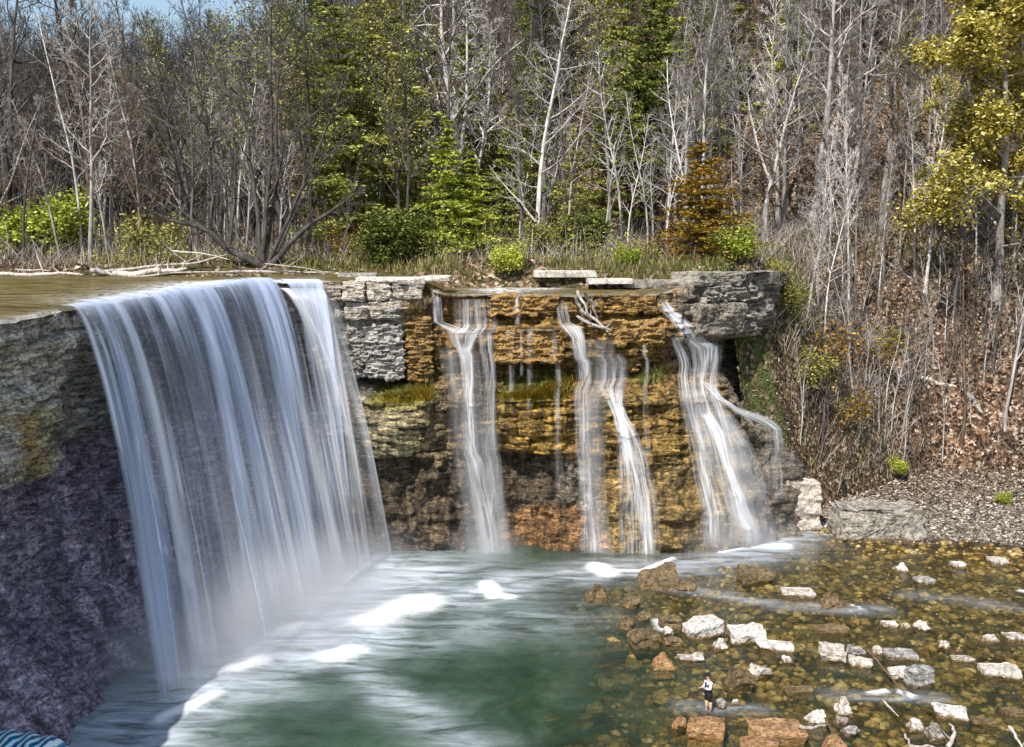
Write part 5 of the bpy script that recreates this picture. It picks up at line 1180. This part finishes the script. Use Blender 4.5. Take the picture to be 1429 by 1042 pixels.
# the figure faces the left of the picture (-x); z up, feet at 0
B = [(0, 0, .93, (.11, .09)), (0, 0, 1.12, (.12, .09)), (-.01, 0, 1.32, (.13, .1)), (-.02, 0, 1.43, (.1, .08)), (-.04, 0, 1.52, .06), (-.06, 0, 1.58, .062), (-.07, 0, 1.66, (.085, .1)), (-.075, 0, 1.75, (.075, .09)), (-.155, 0, 1.655, .022),
     (0, .09, .84, .075), (-.03, .12, .5, .068), (0, .12, .1, .048), (-.12, .12, .04, .04), (0, -.09, .84, .075), (.02, -.12, .5, .068), (.06, -.12, .1, .048), (-.06, -.12, .04, .04),
     (-.02, .17, 1.4, .05), (-.06, .25, 1.14, .048), (-.27, .14, 1.12, .036), (-.32, .1, 1.14, .032), (-.02, -.17, 1.4, .05), (-.05, -.25, 1.15, .048), (-.26, -.13, 1.18, .036), (-.31, -.07, 1.21, .032)]
E = [(0, 1), (1, 2), (2, 3), (3, 4), (4, 5), (5, 6), (6, 7), (6, 8), (0, 9), (9, 10), (10, 11), (11, 12), (0, 13), (13, 14), (14, 15), (15, 16), (3, 17), (17, 18), (18, 19), (19, 20), (3, 21), (21, 22), (22, 23), (23, 24)]
for wr, sgn in ((20, -1), (24, 1)):           # palm, four bent fingers and a thumb on each hand
    w0 = B[wr]; i0 = len(B); B.append((w0[0]-.05, w0[1]+sgn*.01, w0[2], (.034, .022))); E.append((wr, i0))
    for f in range(4):
        y = w0[1]+sgn*.01+(f-1.5)*.019; ln_ = (.03, .036, .034, .026)[f]; i1 = len(B); B.append((w0[0]-.09, y, w0[2]+.012, .009)); B.append((w0[0]-.09-ln_, y, w0[2]-.004, .0085)); B.append((w0[0]-.095-ln_*.8, y, w0[2]-.034, .0075)); E += [(i0, i1), (i1, i1+1), (i1+1, i1+2)]
    i1 = len(B); B.append((w0[0]-.05, w0[1]+sgn*.045, w0[2]+.01, .01)); B.append((w0[0]-.085, w0[1]+sgn*.04, w0[2]+.015, .009)); E += [(i0, i1), (i1, i1+1)]
skinned('body', B, E, SK, pe)
for s in (.1, -.1):
    pass
skinned('shirt', [(0, 0, .95, (.155, .13)), (0, 0, 1.12, (.158, .125)), (-.01, 0, 1.32, (.188, .135)), (-.02, 0, 1.445, (.135, .11)), (-.02, .2, 1.4, .085), (-.06, .25, 1.14, .064), (-.26, .145, 1.12, .05), (-.02, -.2, 1.4, .085), (-.05, -.25, 1.15, .064), (-.25, -.135, 1.18, .05)], [(0, 1), (1, 2), (2, 3), (3, 4), (4, 5), (5, 6), (3, 7), (7, 8), (8, 9)], WH, pe)
skinned('vest', [(0, 0, .86, (.19, .175)), (0, 0, 1.12, (.185, .17)), (-.005, 0, 1.32, (.212, .175)), (-.015, 0, 1.45, (.15, .13))], [(0, 1), (1, 2), (2, 3)], NV, pe)
for y in (.075, -.075):
    bm = bmesh.new(); bmesh.ops.create_cube(bm, size=1); bmesh.ops.scale(bm, vec=(.05, .1, .11), verts=bm.verts); bmesh.ops.bevel(bm, geom=bm.edges[:], offset=.015, segments=2, affect='EDGES'); me = bpy.data.meshes.new('pocket'); bm.to_mesh(me); bm.free()
    o = link('pocket', me, NV, pe); o.location = (-.16, y, 1.06)
skinned('shorts', [(0, 0, 1.0, (.18, .17)), (0, 0, .88, (.19, .18)), (-.005, .105, .8, .13), (-.03, .12, .52, .1), (0, -.105, .8, .13), (.015, -.12, .52, .1)], [(0, 1), (1, 2), (2, 3), (1, 4), (4, 5)], BK, pe)
for (x, y) in ((-.025, .12), (.025, -.12)):
    skinned('trouser_leg', [(x, y, .56, .085), (x+.01, y, .34, .08), (x+.03, y, .22, .066)], [(0, 1), (1, 2)], TN, pe); skinned('boot', [(x+.03, y, .2, .06), (x+.035, y, .07, .06), (x-.1, y, .05, .045)], [(0, 1), (1, 2)], SHO, pe)
bm = bmesh.new(); bmesh.ops.create_uvsphere(bm, u_segments=20, v_segments=12, radius=.112)
for v in bm.verts:
    if v.co.z < 0: v.co.z *= .25
me = bpy.data.meshes.new('cap'); bm.to_mesh(me); bm.free(); o = link('cap', me, BK, pe); o.location = (-.07, 0, 1.71); o.scale = (1.05, .95, 1)
cp = o; bm = bmesh.new(); bmesh.ops.create_circle(bm, cap_ends=True, segments=24, radius=.1); bmesh.ops.scale(bm, vec=(1.0, .85, 1), verts=bm.verts); r = bmesh.ops.extrude_face_region(bm, geom=bm.faces[:]); bmesh.ops.translate(bm, verts=[v for v in r['geom'] if isinstance(v, bmesh.types.BMVert)], vec=(0, 0, .012)); bmesh.ops.recalc_face_normals(bm, faces=bm.faces)
me = bpy.data.meshes.new('brim'); bm.to_mesh(me); bm.free(); o = link('brim', me, BK, cp); o.location = (-.1, 0, -.005); o.rotation_euler = (0, math.radians(-8), 0)
hm = skinned('hair', [(.0, 0, 1.69, (.06, .085)), (.0, 0, 1.6, (.045, .07))], [(0, 1)], BK, pe)
for y in (.032, -.032):
    bm = bmesh.new(); bmesh.ops.create_uvsphere(bm, u_segments=8, v_segments=6, radius=.011); me = bpy.data.meshes.new('eye'); bm.to_mesh(me); bm.free(); o = link('eye', me, BK, pe); o.location = (-.153, y, 1.675)
bm = bmesh.new(); bmesh.ops.create_cube(bm, size=1); bmesh.ops.scale(bm, vec=(.012, .045, .01), verts=bm.verts); me = bpy.data.meshes.new('mouth'); bm.to_mesh(me); bm.free(); o = link('mouth', me, m_plain('lips', (.35, .13, .11), .6), pe); o.location = (-.148, 0, 1.61)
pe.rotation_euler = (0, 0, math.radians(18))
# ------------------------------------------------------------------ mist at the foot of the big fall
def mist(label, loc, size, dens, rz=0.0):
    bm = bmesh.new(); bmesh.ops.create_icosphere(bm, subdivisions=3, radius=1.0)
    me = bpy.data.meshes.new('mist'); bm.to_mesh(me); bm.free()
    o = link('mist', me, m_mist('mist_air', dens)); o.location = loc; o.scale = size; o.rotation_euler = (0, 0, rz)
    tag(o, label, 'mist', kind='stuff')
mist('white spray hanging over the foot of the broad fall', (-12.0, 53, .6), (6.0, 13.0, 5.4), .3, math.radians(-33))
mist('thin spray at the foot of the stepped waterfall', (-1.6, 65.6, .3), (3.5, 2.6, 3.2), .16)
mist('thin spray at the foot of the wide right waterfall', (15.0, 68.2, .3), (5.5, 3.2, 3.0), .14)
# ------------------------------------------------------------------ camera, sun, sky
cam = bpy.data.cameras.new('camera'); co = bpy.data.objects.new('camera', cam); C.objects.link(co)
cam.sensor_width = 36; cam.sensor_fit = 'HORIZONTAL'; cam.lens = F/1429*36; cam.clip_end = 2000; cam.clip_start = .1
co.location = (0, 0, CAMZ); co.rotation_euler = (math.pi/2-PITCH, 0, 0); SC.camera = co
SUN = Vector((-.3, -.6, .82)).normalized()
sl = bpy.data.lights.new('sun', 'SUN'); so = bpy.data.objects.new('sun', sl); C.objects.link(so)
sl.energy = 5.0; sl.angle = math.radians(.53); sl.color = (1, .95, .87)
so.rotation_euler = SUN.to_track_quat('Z', 'Y').to_euler(); so.location = (-20, -20, 60)
w = bpy.data.worlds.new('World'); SC.world = w; w.use_nodes = True; nt = w.node_tree
sky = nt.nodes.new('ShaderNodeTexSky'); sky.sky_type = 'NISHITA'; sky.sun_disc = False
sky.sun_elevation = math.asin(SUN.z); sky.sun_rotation = math.atan2(SUN.x, SUN.y); sky.air_density = 1.2; sky.dust_density = 1.0
bg = nt.nodes['Background']; bg.inputs[1].default_value = .115; nt.links.new(sky.outputs[0], bg.inputs[0])
SC.view_settings.view_transform = 'Standard'; SC.view_settings.look = 'None'; SC.view_settings.exposure = 0.46; SC.view_settings.gamma = 1.0
SC.render.engine = 'CYCLES'
cy = SC.cycles; cy.max_bounces = 6; cy.diffuse_bounces = 3; cy.glossy_bounces = 2; cy.transmission_bounces = 3; cy.transparent_max_bounces = 24; cy.volume_bounces = 1
cy.use_denoising = True; cy.volume_step_rate = 4.0; cy.volume_max_steps = 64
